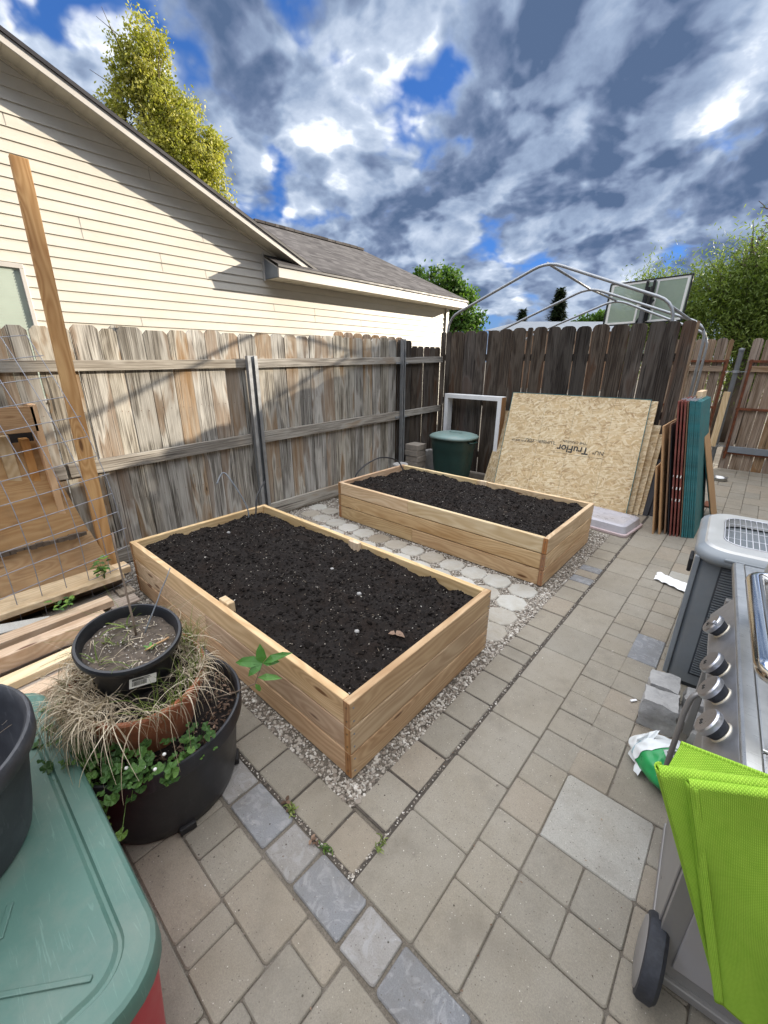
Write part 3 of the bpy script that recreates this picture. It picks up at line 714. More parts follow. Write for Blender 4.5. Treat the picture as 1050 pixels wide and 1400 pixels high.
# narrow return in front of the gable, triangular end
rf.add([(EX+.02, EY0-.01, eave_z-.012), (EX+.02, 4.02, eave_z-.004), (HX, 4.02, eave_z+.17), (HX, EY0-.01, eave_z+.165)], [(0,1,2,3)], [(0,0,0),(.8,0,0),(.8,.4,0),(0,.4,0)])
roofquad((-11.3, EY1, eave_z), (-11.3, 4.0, eave_z), (ridge_x, 4.0, ridge_z), (ridge_x, EY1, ridge_z))
rfo = build(rf, 'roof', M['shingles'], hs)
rc = MB()
yy = 5.0
while yy < EY1-.1:
    rc.box(ridge_x-.12, ridge_x+.12, yy, yy+.26, ridge_z-.03, ridge_z+.018+.006*((int(yy*10))%2)); yy += .25
build(rc, 'ridge_cap', M['shingles'], rfo)
ef = MB()
ef.box(EX-.022, EX, EY0, EY1, 2.815, 2.945)                        # eave fascia
ef.add([(HX+.01, EY0, 2.815), (EX-.022, EY0, 2.815), (EX-.022, EY0, 2.945), (HX+.01, EY0, 3.12)], [(0,1,2,3)])
build(ef, 'eave_fascia', M['trim'], hs)
eb = MB(); eb.add([(HX+.012, EY0-.004, 2.82), (EX-.03, EY0-.004, 2.82), (EX-.03, EY0-.004, 2.935), (HX+.012, EY0-.004, 3.10)], [(0,1,2,3)]); build(eb, 'return_end', M['slate'], hs)
ej = MB(); ej.box(HX+.005, HX+.035, EY0-.03, EY0+.0, 2.80, 3.16); build(ej, 'siding_channel', M['trim'], hs)
es = MB(); es.box(HX+.01, EX-.022, EY0, EY1, 2.818, 2.83)
yy = EY0
while yy < EY1: es.box(HX+.012, EX-.024, yy, yy+.008, 2.812, 2.819); yy += .31
build(es, 'eave_soffit', M['trim_beige'], hs)
ee = MB(); ee.box(EX, EX+.022, EY0-.02, EY1, 2.947, 2.975); build(ee, 'eave_drip_edge', M['gutter_dark'], hs)
gr = MB(); gr.beam((EX, EY1, 2.90), (ridge_x, EY1, ridge_z-.08), .14, .02, up=(0,0,1)); build(gr, 'rake_board', M['trim'], hs)
# window with closed blind
wd = MB()
wy0, wy1, wz0, wz1 = -1.1, .262, 1.3, 2.56
wd.box(HX+.01, HX+.05, wy0-.04, wy1+.04, wz1, wz1+.045); wd.box(HX+.01, HX+.05, wy0-.04, wy1+.04, wz0-.045, wz0)
wd.box(HX+.01, HX+.05, wy1, wy1+.04, wz0, wz1); wd.box(HX+.01, HX+.05, wy0-.04, wy0, wz0, wz1)
wdo = build(wd, 'window', M['trim'], hs, bev=.004)
bl = MB(); z = wz0
while z < wz1-.01:
    bl.add([(HX+.022, wy0, z), (HX+.022, wy1, z), (HX+.030, wy1, z+.026), (HX+.030, wy0, z+.026)], [(0,1,2,3)]); z += .0275
build(bl, 'blind', M['blind'], wdo)
# own house along the patio's right side (just outside the picture; it shades the patio)
oh = thing('patio_house', (4.5, 3, 0), 'beige sided house wall closing the right side of the patio', 'house')
w = MB(); w.box(2.25, 9, -6, 8.2, 0, 2.75); build(w, 'wall', M['vinyl'], oh)
r = MB(); r.add([(1.95,-6.3,2.75),(1.95,8.4,2.75),(5.6,8.4,4.3),(5.6,-6.3,4.3)], [(0,1,2,3)], [(0,0,0),(18,0,0),(18,4,0),(0,4,0)])
r.add([(9.3,-6.3,2.75),(9.3,8.4,2.75),(5.6,8.4,4.3),(5.6,-6.3,4.3)], [(3,2,1,0)], [(0,0,0),(18,0,0),(18,4,0),(0,4,0)])
r.add([(2.25,8.2,2.75),(9,8.2,2.75),(5.6,8.2,4.28)], [(0,1,2)]); build(r, 'roof', M['shingles'], oh)
f_ = MB(); f_.box(1.93, 1.95, -6.3, 8.4, 2.60, 2.75); build(f_, 'fascia', M['trim'], oh)
# tall neighbour beyond the gate, right of the picture; its corner throws the upright shadow on the far left pickets
th = thing('tall_house', (6.5, 11, 0), 'two storey beige house beyond the gate to the right', 'house')
w = MB(); w.box(3.05, 10, 9.0, 13.66, 0, 6.6); w.add([(3.06,9.0,6.6),(10,9.0,6.6),(6.5,9.0,8.1)], [(0,1,2)]); w.add([(3.06,13.66,6.6),(10,13.66,6.6),(6.5,13.66,8.1)], [(2,1,0)]); build(w, 'wall', M['vinyl'], th)
r = MB(); r.add([(3.0,8.7,6.59),(3.0,13.68,6.59),(6.5,13.68,8.15),(6.5,8.7,8.15)], [(0,1,2,3)], [(0,0,0),(5,0,0),(5,3.8,0),(0,3.8,0)]); r.add([(10.1,8.7,6.59),(10.1,13.68,6.59),(6.5,13.68,8.15),(6.5,8.7,8.15)], [(3,2,1,0)], [(0,0,0),(5,0,0),(5,3.8,0),(0,3.8,0)])
build(r, 'roof', M['shingles'], th)
# distant roofs over the fence
d = thing('distant_house', (-11, 26, 0), 'grey roofed house far beyond the dark fence', 'house')
r = MB(); r.add([(-13.6,25.4,3.5),(-5.5,28.6,3.3),(-6.2,31,4.0),(-12.6,28.2,4.15)], [(0,1,2,3)], [(0,0,0),(8,0,0),(8,3,0),(0,3,0)])
r.add([(-13.6,25.4,3.5),(-12.6,28.2,4.15),(-14.6,29.5,3.5)], [(0,1,2)], [(0,0,0),(3,0,0),(3,3,0)]); build(r, 'roof', M['slate'], d)
w = MB(); w.add([(-13.4,25.6,0),(-5.6,28.7,0),(-5.6,28.7,3.35),(-13.4,25.6,3.52)], [(0,1,2,3)]); build(w, 'wall', M['brown_board'], d)
# ------------------------------------------------------------------ fences
rf_ = random.Random(21)
def picket(mb, a, ang, w, h, z0=.02, th=.018, off=0, style='dog', lean=0):
    """one upright board; a = (x,y) of its left foot, ang = direction of the fence in plan"""
    c = .03 if style == 'dog' else w*.30
    if style == 'dog': top = [(0,h-c),(c,h),(w-c,h),(w,h-c)]
    else: top = [(0,h-c*.8),(c*.35,h-c*.25),(c,h),(w-c,h),(w-c*.35,h-c*.25),(w,h-c*.8)]
    pts = [(w,z0),(0,z0)]+top
    n = len(pts); dx, dy = math.cos(ang), math.sin(ang); nx, ny = -dy, dx
    def P(u, z, t):
        u2 = u+lean*(z/ h); return (a[0]+dx*u2+nx*(off+t), a[1]+dy*u2+ny*(off+t), z)
    V = [P(u, z, 0) for u, z in pts]+[P(u, z, th) for u, z in pts]
    F = [tuple(range(n)), tuple(reversed(range(n, 2*n)))]+[(i, i+n, (i+1) % n+n, (i+1) % n) for i in range(n)]
    o = rf_.random()*50
    mb.add(V, F, [(z+o, u+o*.7, o) for u, z in pts]*2, rf_.random())
FX = -3.0
fl = thing('fence_left', (FX, 1.5, 0), 'weathered grey cedar fence with rust brown stains along the left side', 'fence')
fl.name = 'cedar_fence'; ORG[fl.name] = (FX, 1.5, 0)
pk = MB()
def nails(mb, y, w, zs, x):
    for z in zs:
        for q in (.3, .7):
            yy = y+w*q+rf_.uniform(-.012,.012); zz_ = z+rf_.uniform(-.015,.015)
            mb.box(x, x+.0022, yy-.0028, yy+.0028, zz_-.0028, zz_+.0028, mi=1)
edges = [-1.9]
while edges[-1] < -.25: edges.append(edges[-1]+.152)
edges = edges[:-1]+[-.30,-.163,-.02,.086,.275,.405,.595,.79,.958,1.125,1.29,1.457,1.641,1.831,1.995,2.157,2.329,2.52,2.688,2.86,3.03,3.2,3.36,3.53,3.70,3.86]
for a, b in zip(edges, edges[1:]):
    g_ = rf_.choice([.001,.002,.003,.005]); h = 1.935+.018*(a+.5)/1.0*.6+rf_.uniform(-.012,.012)
    if -.2 < a < -.1: continue
    picket(pk, (FX, a+g_/2), PI/2, b-a-g_, h, z0=.03, off=rf_.uniform(0,.006), lean=rf_.uniform(-.006,.006)); nails(pk, a, b-a, (.55, 1.30), FX+.001)
# odd leaning offcut behind a gap
picket(pk, (FX-.02, .40), PI/2, .14, 1.96, off=.012, lean=-.05)
picket(pk, (FX-.0, -.155), PI/2, .13, 1.93)
build(pk, 'pickets', [M['fence_sun'], M['rust']], fl, bev=.002)
p2 = MB()
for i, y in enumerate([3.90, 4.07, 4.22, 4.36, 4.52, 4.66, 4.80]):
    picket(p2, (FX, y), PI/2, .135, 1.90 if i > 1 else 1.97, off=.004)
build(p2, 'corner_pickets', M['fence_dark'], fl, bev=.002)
p3 = MB()
for i in range(8): picket(p3, (FX-.07, 2.78+i*.165), PI/2, .15, 2.03-.003*i, style='round', off=.0)
build(p3, 'rear_pickets', M['fence_gate'], fl)
def rail(y0, y1, z0, z1, h, name='rail', m='fence_rail', x=FX+.002, t=.038):
    r = MB(); r.beam((x+t/2, y0, z0), (x+t/2, y1, z1), h, t, up=(0,0,1), rnd=.4+.3*random.random()); return build(r, name, M[m], fl, bev=.003)
rail(-2, 1.50, 1.648, 1.672, .078); rail(1.50, 3.9, 1.672, 1.705, .085); rail(3.9, 4.95, 1.70, 1.72, .085)
rail(-.14, 1.47, .885, .925, .105); rail(1.56, 3.90, .925, .955, .115); rail(3.9, 4.95, .96, .98, .09)
rail(-2, -.16, .86, .88, .10)
rail(-2, 1.50, .07, .085, .14, 'kickboard'); rail(1.55, 4.9, .095, .125, .14, 'kickboard')
def steel_post(y, z, w=.055):
    r = MB()
    r.box(FX+.040, FX+.044, y-w, y+w, 0, z); r.box(FX+.044, FX+.085, y-w, y-w+.004, 0, z); r.box(FX+.044, FX+.085, y+w-.004, y+w, 0, z)
    r.box(FX+.083, FX+.087, y-w, y-w*.35, 0, z); r.box(FX+.083, FX+.087, y+w*.35, y+w, 0, z)
    return build(r, 'post', M['galv'], fl)
steel_post(1.54, 1.745); steel_post(3.93, 1.98, .032)
bk = MB()
for z in (.93, 1.67): bk.box(FX+.04, FX+.05, 3.80, 4.06, z-.012, z+.012)
build(bk, 'bracket', M['galv'], fl)

fb = thing('cedar_fence', (-1.4, 5.0, 0), 'dark backlit cedar fence with gaps between boards at the back of the patio', 'fence')
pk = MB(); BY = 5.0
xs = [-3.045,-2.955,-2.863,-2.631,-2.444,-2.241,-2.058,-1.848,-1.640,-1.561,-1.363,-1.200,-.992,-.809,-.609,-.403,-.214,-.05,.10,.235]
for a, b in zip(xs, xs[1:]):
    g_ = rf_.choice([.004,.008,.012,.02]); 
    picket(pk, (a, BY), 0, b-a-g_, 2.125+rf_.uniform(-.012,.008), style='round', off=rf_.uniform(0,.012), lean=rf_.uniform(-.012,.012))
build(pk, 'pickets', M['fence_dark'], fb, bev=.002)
for z in (.3, 1.1, 1.75):
    r = MB(); r.beam((-3.0, BY+.05, z), (.22, BY+.05, z), .09, .038, up=(0,0,1)); build(r, 'rail', M['fence_dark'], fb, bev=.003)
r = MB(); r.box(.14, .23, BY+.03, BY+.12, 0, 2.1); build(r, 'end_post', M['fence_dark'], fb, bev=.004)
r = MB(); r.box(.236, .25, BY-.005, BY+.13, .0, 2.12); build(r, 'end_trim', M['fence_gate'], fb)

# gate: two leaves of tan boards on rusty frames with a round post between
GY = 7.95
def leaf_gate(x0, x1, label, hinge_right):
    t = thing('wooden_gate', ((x0+x1)/2, GY, 0), label, 'gate', 'gate leaves across the side yard')
    p = MB(); x = x0
    while x < x1-.03:
        w_ = min(rf_.uniform(.135,.15), x1-x); picket(p, (x, GY+.02), 0, w_-rf_.choice([.004,.01,.016]), 2.045+rf_.uniform(-.01,.012), z0=.03, lean=rf_.uniform(-.004,.004)); x += w_
    build(p, 'boards', M['fence_gate'], t, bev=.002)
    f = MB()
    for z, h in ((1.712,.035),(1.0,.035),(.30,.035)): f.box(x0+.02, x1-.02, GY-.014, GY+.018, z-h/2, z+h/2)
    for x in (x0+.03, x1-.06): f.box(x, x+.035, GY-.016, GY+.019, .2, 1.74)
    build(f, 'steel_frame', M['rust'], t, bev=.002)
    r = MB(); r.beam((x0+.07, GY, 1.60), (x1-.07, GY, 1.60), .085, .03, up=(0,0,1)); build(r, 'top_rail', M['fence_gate'], t, bev=.003)
    r = MB(); r.beam((x0+.07, GY-.005, .36), (x1-.07, GY-.005, .36), .10, .038, up=(0,0,1)); build(r, 'bottom_rail', M['slate'] if hinge_right else M['fence_gate'], t, bev=.003)
leaf_gate(-.80, .43, 'tan board gate leaf with rusty frame left of the round steel post', False)
leaf_gate(.64, 2.20, 'tan board gate leaf with rusty frame right of the round steel post', True)
gp = thing('gate_post', (.535, GY-.06, 0), 'round grey steel post standing between the two gate leaves', 'post')
p = MB(); p.tube([(.535, GY-.06, 0), (.535, GY-.06, 1.88)], .034, 16); p.lathe([(.0,1.905),(.03,1.90),(.04,1.885),(.04,1.865),(.034,1.86)][::-1], (.535, GY-.06, 0), 16)
build(p, 'pole', M['steel_dark'], gp, smooth=True, ang=40)
for z in (1.56, .40):
    p = MB(); p.lathe([(.034,z-.02),(.045,z-.02),(.045,z+.02),(.034,z+.02)], (.535, GY-.06, 0), 16); p.box(.40, .67, GY-.045, GY-.03, z-.006, z+.006); build(p, 'hinge_band', M['galv'], gp)
p = MB(); p.beam((.50, GY-.15, .40), (.505, GY-.15, 1.26), .085, .035, up=(1,0,0)); tag(build(p, 'leaning_plank', M['fir_pale'], bev=.003), 'pale split plank leaning against the gate post', 'plank')
# ------------------------------------------------------------------ raised beds
T = .038; BH = .14
def raised_bed(x0, x1, y0, y1, label, splits, mat='fir', seed=1, stakes=()):
    r_ = random.Random(seed)
    t = thing('raised_bed', ((x0+x1)/2, (y0+y1)/2, 0), label, 'planter', 'wooden raised garden beds')
    def board(a, b, c, d, k, m):
        mb = MB(); z = k*BH
        mb.box(a, b, c, d, z+(.004 if k else .0), z+BH-.0035+(r_.random()-.5)*.002, rnd=r_.random()); return build(mb, 'board', M[m], t, bev=.005)
    for k in range(3):
        # long sides butt against the end boards; ends run the full width
        for side, (c, d) in enumerate(((y0, y0+T), (y1-T, y1))):
            cuts = [x0+T] + splits[side][k] + [x1-T]
            for a, b in zip(cuts, cuts[1:]): board(a+.001, b-.001, c+r_.uniform(-.001,.001), d, k, r_.choice([mat, mat, 'fir_pale']) if k == 2 else mat)
        for (a, b) in ((x0, x0+T), (x1-T, x1)): board(a, b, y0-.001, y1+.001, k, mat)
    for (sx, sy, w, dd, top) in stakes:
        mb = MB(); mb.box(sx-w/2, sx+w/2, sy-dd/2, sy+dd/2, .05, top); tag(build(mb, 'stake', M['fir_pale'], t, bev=.003))
    for k in range(3):
        for (a, b) in ((x0, x0+T), (x1-T, x1)):
            for yy in (y0-.0025, y1+.0005):
                mb = MB(); mb.box(a+.001, b-.001, yy, yy+.002, k*BH+.004, k*BH+BH-.004); build(mb, 'end_grain', M['fir_end'], t)
    for (cx, cy) in ((x1+.0005, y0+.02), (x1+.0005, y1-.02), (x1-.02, y0-.0015), (x0+.02, y0-.0015)):
        mb = MB()
        for z in (.035, .105, .175, .245, .315, .385):
            if cx > x1-.001: mb.lathe([(0,.0),(.0048,.0),(.0048,-.002)][::-1], M=Matrix.Translation((cx+.001, cy, z)) @ Matrix.Rotation(PI/2, 4, 'Y'), n=8)
            else: mb.lathe([(0,.0),(.0048,.0),(.0048,-.002)][::-1], M=Matrix.Translation((cx, cy-.001, z)) @ Matrix.Rotation(PI/2, 4, 'X'), n=8)
        build(mb, 'screws', M['slate'], t)
    return t
raised_bed(-2.38, 0, 0, 1.18, 'near raised garden bed of fresh planks, the larger one in front, filled with dark soil', [[[], [-1.25], []], [[], [-1.1], []]], seed=3, stakes=((-1.06, .060, .10, .042, .432), (-1.10, 1.122, .10, .042, .430)))
raised_bed(-2.42, -.035, 2.17, 3.33, 'far raised garden bed of fresh planks standing before the strand board sheets', [[[-1.36], [], [-1.42]], [[-1.0], [], [-1.3]]], seed=8, stakes=((-1.2, 3.27, .08, .04, .43),))
def soil_bed(x0, x1, y0, y1, base, bumps, label, seed):
    nx = int((x1-x0)/.014); ny = int((y1-y0)/.014)
    def H(x, y):
        z = base+noise.fractal((x*2.2+seed, y*2.2, 0), .7, 2.1, 4)*.045+noise.fractal((x*9, y*9, seed+7), .7, 2.1, 3)*.018+noise.fractal((x*16, y*16, seed), .8, 2.1, 4)*.009+abs(noise.noise((x*48, y*48, seed+3)))*.007
        for (bx, by, br, bh) in bumps: z += bh*math.exp(-((x-bx)**2+(y-by)**2)/br**2)
        e = min(x-x0, x1-x, y-y0, y1-y); z -= .018*math.exp(-e/.05)
        return z
    mb = MB(); V = [(x0+(x1-x0)*i/nx, y0+(y1-y0)*j/ny) for j in range(ny+1) for i in range(nx+1)]
    V = [(x, y, H(x, y)) for x, y in V]
    F = [(j*(nx+1)+i, j*(nx+1)+i+1, (j+1)*(nx+1)+i+1, (j+1)*(nx+1)+i) for j in range(ny) for i in range(nx)]
    s = to_obj('soil', V, F, None, None, None, M['soil'], smooth=True)
    tag(s, label, 'soil', kind='stuff')
    rg = np.random.default_rng(seed)
    n = 5200; x = rg.uniform(x0+.01, x1-.01, n); y = rg.uniform(y0+.01, y1-.01, n)
    z = np.array([H(a, b) for a, b in zip(x, y)])
    o = (ORG[s.name])
    c = pebbles('clods', np.c_[x, y, z], .0062, M['clod'], parent=s, flat=.8, zvar=.001)
    n = 620; i = rg.integers(0, 5200, n); pebbles('lumps', np.c_[x[i], y[i], z[i]], .0105, M['clod'], parent=s, flat=.7, zvar=.002)
    n = 900; i = rg.integers(0, 5200, n)
    pebbles('pale_crumbs', np.c_[x[i], y[i], z[i]+.003], .0028, M['gravel'], parent=s, flat=.8, zvar=.001)
    # straw and bark fibres
    fb_ = MB()
    for i in rg.integers(0, 5200, 420):
        a = rg.uniform(0, 6.28); L = rg.uniform(.006, .028); w = rg.uniform(.0008, .002); dx, dy = math.cos(a)*L, math.sin(a)*L
        p = Vector((x[i], y[i], z[i]+.004)); q = p+Vector((dx, dy, rg.uniform(-.003,.006))); n_ = Vector((-dy, dx, 0)).normalized()*w
        fb_.add([p-n_, p+n_, q+n_*.4, q-n_*.4, (p+q)/2+Vector((0,0,w))], [(0,1,4),(1,2,4),(2,3,4),(3,0,4)], None, rg.uniform(0, 1)**2)
    build(fb_, 'bark_fibres', M['fibre'], s)
    return H
M['clod'] = simple('soil_clods', (.009,.007,.006), .95, var=.4, sc=30, spec=.15)
M['fibre'] = leafmat('bark_fibre', [(.02,.014,.010), (.05,.035,.024), (.13,.10,.07), (.32,.26,.19)], 0, .85)
HA = soil_bed(-2.342, -.038, .038, 1.142, .372, [(-1.9,.3,.35,.022),(-.5,.9,.25,-.03),(-1.2,.75,.5,.012),(-.25,.25,.25,-.018)], 'dark compost filling the near raised bed', 3)
HB = soil_bed(-2.382, -.073, 2.208, 3.292, .378, [(-1.9,2.9,.3,.03),(-.9,2.6,.4,.012),(-.3,3.1,.25,-.03),(-1.5,2.4,.3,-.01)], 'dark compost filling the far raised bed', 5)
# fallen leaf and scraps on the near bed
lf = MB()
for a, s_ in ((.3,1),(1.0,.8),(-2.6,.7)): lf.leaf((-.18, .50, HA(-.18,.50)+.008), (math.cos(a), math.sin(a), .3), (0,0,1), .05*s_, .036, rnd=.85, bend=.4)
tag(build(lf, 'dry_leaf', M['leaf_brown']), 'curled pale brown leaf on the near soil close to the right plank', 'leaf')
for i, (x, y, s_, lab) in enumerate(((-.36,.40,.009,'pale pebble on the near soil beside the dry leaf'),(-1.0,.80,.009,'small round pebble in the middle of the near soil'),(-.62,.68,.010,'grey pebble on the near soil towards its right corner'),(-2.05,.62,.010,'white pebble on the near soil close to its far left corner'))):
    o = pebbles('pebble', np.array([[x, y, HA(x, y)+.006]]), s_, M['concrete_light'], flat=.75, zvar=0, origin=(x, y, HA(x,y)))
    o.data.polygons.foreach_set('use_smooth', [True]*len(o.data.polygons)); tag(o, lab, 'pebble')
# irrigation tubes
def tube_thing(name, label, cat, paths, r, mat='hose', group=None):
    mb = MB()
    for p in paths:
        P = [Vector(q) for q in p]; out = []
        for i in range(len(P)-1):
            p0 = P[max(i-1,0)]; p1 = P[i]; p2 = P[i+1]; p3 = P[min(i+2,len(P)-1)]
            for k in range(6):
                t = k/6; out.append(.5*((2*p1)+(-p0+p2)*t+(2*p0-5*p1+4*p2-p3)*t*t+(-p0+3*p1-3*p2+p3)*t**3))
        out.append(P[-1]); mb.tube(out, r, 8)
    return tag(build(mb, name, M[mat], smooth=True), label, cat, group)
tube_thing('drip_tube', 'thin bent irrigation tube rising from the far left corner of the near bed', 'tube', [[(-2.21,.90,.36),(-2.21,.90,.50),(-2.30,.84,.72),(-2.36,.80,.80),(-2.34,.72,.72)]], .006, 'slate')
tube_thing('drip_tube', 'black irrigation tube leaning over the far corner of the near bed', 'tube', [[(-2.14,.93,.36),(-2.17,.96,.46),(-2.22,1.02,.58),(-2.30,1.16,.66)]], .007)
tube_thing('irrigation_hose', 'black hose looping over the left end of the far bed', 'hose', [[(-2.47,2.40,.10),(-2.47,2.45,.30),(-2.47,2.56,.47),(-2.46,2.90,.565),(-2.42,3.20,.49),(-2.34,3.24,.36)]], .009)
# ------------------------------------------------------------------ things along the back fence
# tent frame of bent tubes behind the back fence
tf = thing('canopy_frame', (-1.55, 6.3, 0), 'bare bent steel tube canopy frame rising behind the dark fence', 'canopy frame')
def smooth_path(P, rad=.12):
    P = [Vector(p) for p in P]; out = [P[0]]
    for i in range(1, len(P)-1):
        a = (P[i-1]-P[i]); b = (P[i+1]-P[i]); r = min(rad, a.length*.45, b.length*.45); a.normalize(); b.normalize()
        for k in range(6):
            t = k/5; p = P[i]+a*r*(1-t)**2+b*r*t**2; out.append(p)
    out.append(P[-1]); return out
def hoop(y, xl, xr, ze, xp, zp, name='hoop'):
    mb = MB()
    mb.tube(smooth_path([(xl, y, 0), (xl, y, ze), (xp, y, zp), (xr, y, ze), (xr, y, 0)], .20), .019, 10)
    return build(mb, name, M['galv'], tf, smooth=True)
hoop(5.16, -3.03, -.02, 2.33, -1.552, 2.92); hoop(6.6, -2.97, .16, 2.17, -1.44, 2.77); hoop(7.72, -2.95, .10, 2.10, -1.33, 2.70)
for pts in ([(-1.552,5.16,2.90),(-1.44,6.6,2.75),(-1.33,7.72,2.68)], [(-.06,5.16,2.29),(.125,6.6,2.12),(.06,7.72,2.07)]):
    mb = MB(); mb.tube(pts, .017, 10); build(mb, 'purlin', M['galv'], tf, smooth=True)

# basketball backboard seen from behind, over the fence
bb = thing('basketball_backboard', (-1.1, 8.8, 0), 'cloudy basketball backboard with white border and black bracket above the dark fence', 'backboard')
KB = .85
def kb(p): return (.963+(p[0]-.963)*KB, -.892+(p[1]+.892)*KB, 1.7165+(p[2]-1.7165)*KB)
def bbp(u, z, d=0): return kb((-2.27+u*1.56+z*.03, 10.5+d, 2.46+z*.88+u*.05))
def bbquad(mb, u0, u1, z0, z1, d0, d1):
    V = [bbp(u, z, d) for d in (d0, d1) for (u, z) in ((u0,z0),(u1,z0),(u1,z1),(u0,z1))]
    mb.add(V, [(0,1,2,3),(7,6,5,4),(0,4,5,1),(1,5,6,2),(2,6,7,3),(3,7,4,0)])
mb = MB(); bbquad(mb, .02, .98, .02, .98, 0, .012); build(mb, 'panel', M['board_glass'], bb)
mb = MB()
for q in ((.03,.97,.03,.075),(.03,.97,.925,.97),(.03,.06,.075,.925),(.94,.97,.075,.925),(.40,.425,.075,.5),(.60,.625,.075,.925),(.425,.60,.42,.48)): bbquad(mb, *q, -.004, -.001)
build(mb, 'white_lines', M['white_plastic'], bb)
mb = MB()
for q in ((0,1,0,.025),(0,1,.975,1),(0,.018,.025,.975),(.982,1,.025,.975)): bbquad(mb, *q, -.012, .025)
build(mb, 'edge_frame', M['black'], bb)
mb = MB()
for u in (.47, .555): bbquad(mb, u, u+.03, .05, .95, -.07, -.02)
mb.beam(kb((-1.50,10.4,2.3)),kb((-1.44,10.42,3.2)),.05,.04); mb.beam(kb((-1.42,10.40,2.4)),kb((-1.36,10.36,3.2)),.04,.03)
mb.beam(kb((-1.55,10.35,2.5)),kb((-1.3,10.42,2.95)),.04,.03)
build(mb, 'bracket', M['black'], bb)
mb = MB(); q_ = kb((-1.45,10.3,2.75)); mb.tube([(q_[0],q_[1],0),q_], .045, 12); build(mb, 'pole', M['black'], bb, smooth=True)

# white painted frame leaning on the fence
fr = thing('box_frame', (-2.31, 4.87, 0), 'tall white painted box frame leaning on the dark fence behind the green can', 'frame')
fx0, fx1, fz, fd = -2.79, -1.83, 1.22, .14
for (a, b, z0, z1, w) in ((fx0, fx0+.06, 0, fz-.06, 1), (fx1-.06, fx1, 0, fz-.06, 1), (fx0, fx1, fz-.06, fz, 1)):
    mb = MB(); mb.box(a, b, 4.80, 4.80+fd, z0, z1); 
    o = build(mb, 'frame_board', M['white_paint'], fr, bev=.003)
mb = MB(); mb.box(fx1, fx1+.006, 4.812, 4.80+fd, 0, fz-.01); build(mb, 'bare_side', M['fir_end'], fr)

# green refuse can with lid and handles
cx, cy = -2.33, 4.40
cn = thing('garbage_can', (cx, cy, 0), 'dark green plastic garbage can with paler closed lid in the corner', 'garbage can')
def rsq(a, p=3.2): return 1/((abs(math.cos(a))**p+abs(math.sin(a))**p)**(1/p))
mb = MB()
prof = [(.215,.0),(.225,.02),(.24,.12),(.255,.25),(.268,.40),(.272,.46),(.285,.50),(.290,.58),(.295,.64),(.303,.645),(.303,.66)]
n = 48; V = []; F = []
for i, (r, z) in enumerate(prof):
    for k in range(n):
        a = 2*PI*k/n; rr = r*rsq(a)
        # arched recess on the sides
        arch = max(0, 1-((a % (PI/2)-PI/4)/.45)**2) if False else 0
        f = a % (PI/2); f = min(f, PI/2-f)       # distance from the flat middle
        if .1 < z < .47 and f < .38*math.sqrt(max(0, 1-((z-.1)/.36)**2)): rr -= .012
        V.append((cx+rr*math.cos(a)*1.02, cy+rr*math.sin(a)*.95, z))
for i in range(len(prof)-1):
    for k in range(n): a = i*n+k; b = i*n+(k+1) % n; F.append((a, b, b+n, a+n))
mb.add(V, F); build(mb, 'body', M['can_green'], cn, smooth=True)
for s_ in (-1, 1):
    mb = MB(); mb.tube([(cx+s_*.28, cy-.09, .61),(cx+s_*.345, cy-.075, .60),(cx+s_*.345, cy+.075, .60),(cx+s_*.28, cy+.09, .61)], .013, 8); build(mb, 'handle', M['can_green'], cn, smooth=True)
mb = MB(); V = []; F = []
prof = [(.300,.640),(.326,.645),(.330,.668),(.31,.685),(.27,.70),(.2,.715),(.12,.712),(.0,.712)]
for i, (r, z) in enumerate(prof):
    for k in range(n): a = 2*PI*k/n; rr = r*rsq(a, 2.6); V.append((cx+rr*math.cos(a)*1.04, cy+rr*math.sin(a)*.95, z))
for i in range(len(prof)-1):
    for k in range(n): a = i*n+k; b = i*n+(k+1) % n; F.append((a, b, b+n, a+n))
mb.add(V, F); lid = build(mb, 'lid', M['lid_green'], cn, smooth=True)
mb = MB(); mb.box(cx-.09, cx+.10, cy+.01, cy+.05, .712, .722); build(mb, 'grip_ridge', M['lid_green'], lid, bev=.004)

# strand board sheets
def sheet(name, x0, x1, yb, yt, h, th, mat, label, cat='board', dx=0, group='wood sheets leaning on the back fence', edge=None, parent=None, zb=0):
    mb = MB()
    mb.slab((x0, yb, zb), (x1, yb, zb), (x1+dx, yt, zb+h), (x0+dx, yt, zb+h), th)
    o = build(mb, name, M[mat], bev=.0015); tag(o, label, cat, group)
    return o
s1 = thing('strand_board', (-.8, 4.46, 0), 'front and largest strand board sheet, pale with teal edges and upside down black stamp', 'board', 'wood sheets leaning on the back fence')
X0, X1, YB, YT, HT = -1.66, .055, 4.46, 4.955, 1.285
DXs = -.075
def sp(u, v, d=0):
    """point on the sheet: u 0..1 left to right, v 0..1 bottom to top, d in front of it"""
    n_ = Vector((0, -HT, (YT-YB))).normalized()
    p = Vector((X0+(X1-X0)*u+DXs*v*(1 if u > .5 else 1)+ (.0), YB+(YT-YB)*v, HT*v))
    return p+n_*d
mb = MB(); mb.slab(sp(0,0), sp(1,0), sp(1,1), sp(0,1), .018); build(mb, 'sheet', M['osb'], s1, bev=.001)
mb = MB()
for a, b in (((0,1),(1,1)), ((1,0),(1,1)), ((0,0),(0,1))):
    p = sp(a[0], a[1], .001); q = sp(b[0], b[1], .001); up = (0, .35, 1) if a[1] == b[1] else (1, 0, 0)
    mb.beam(p, q, .006, .004, up=up)
nb = Vector((0, -HT, (YT-YB))).normalized()*-.019
mb.add([sp(0,1,.002)+Vector((0,0,.001)), sp(1,1,.002)+Vector((0,0,.001)), sp(1,1)+nb+Vector((0,0,.001)), sp(0,1)+nb+Vector((0,0,.001))], [(0,1,2,3)])
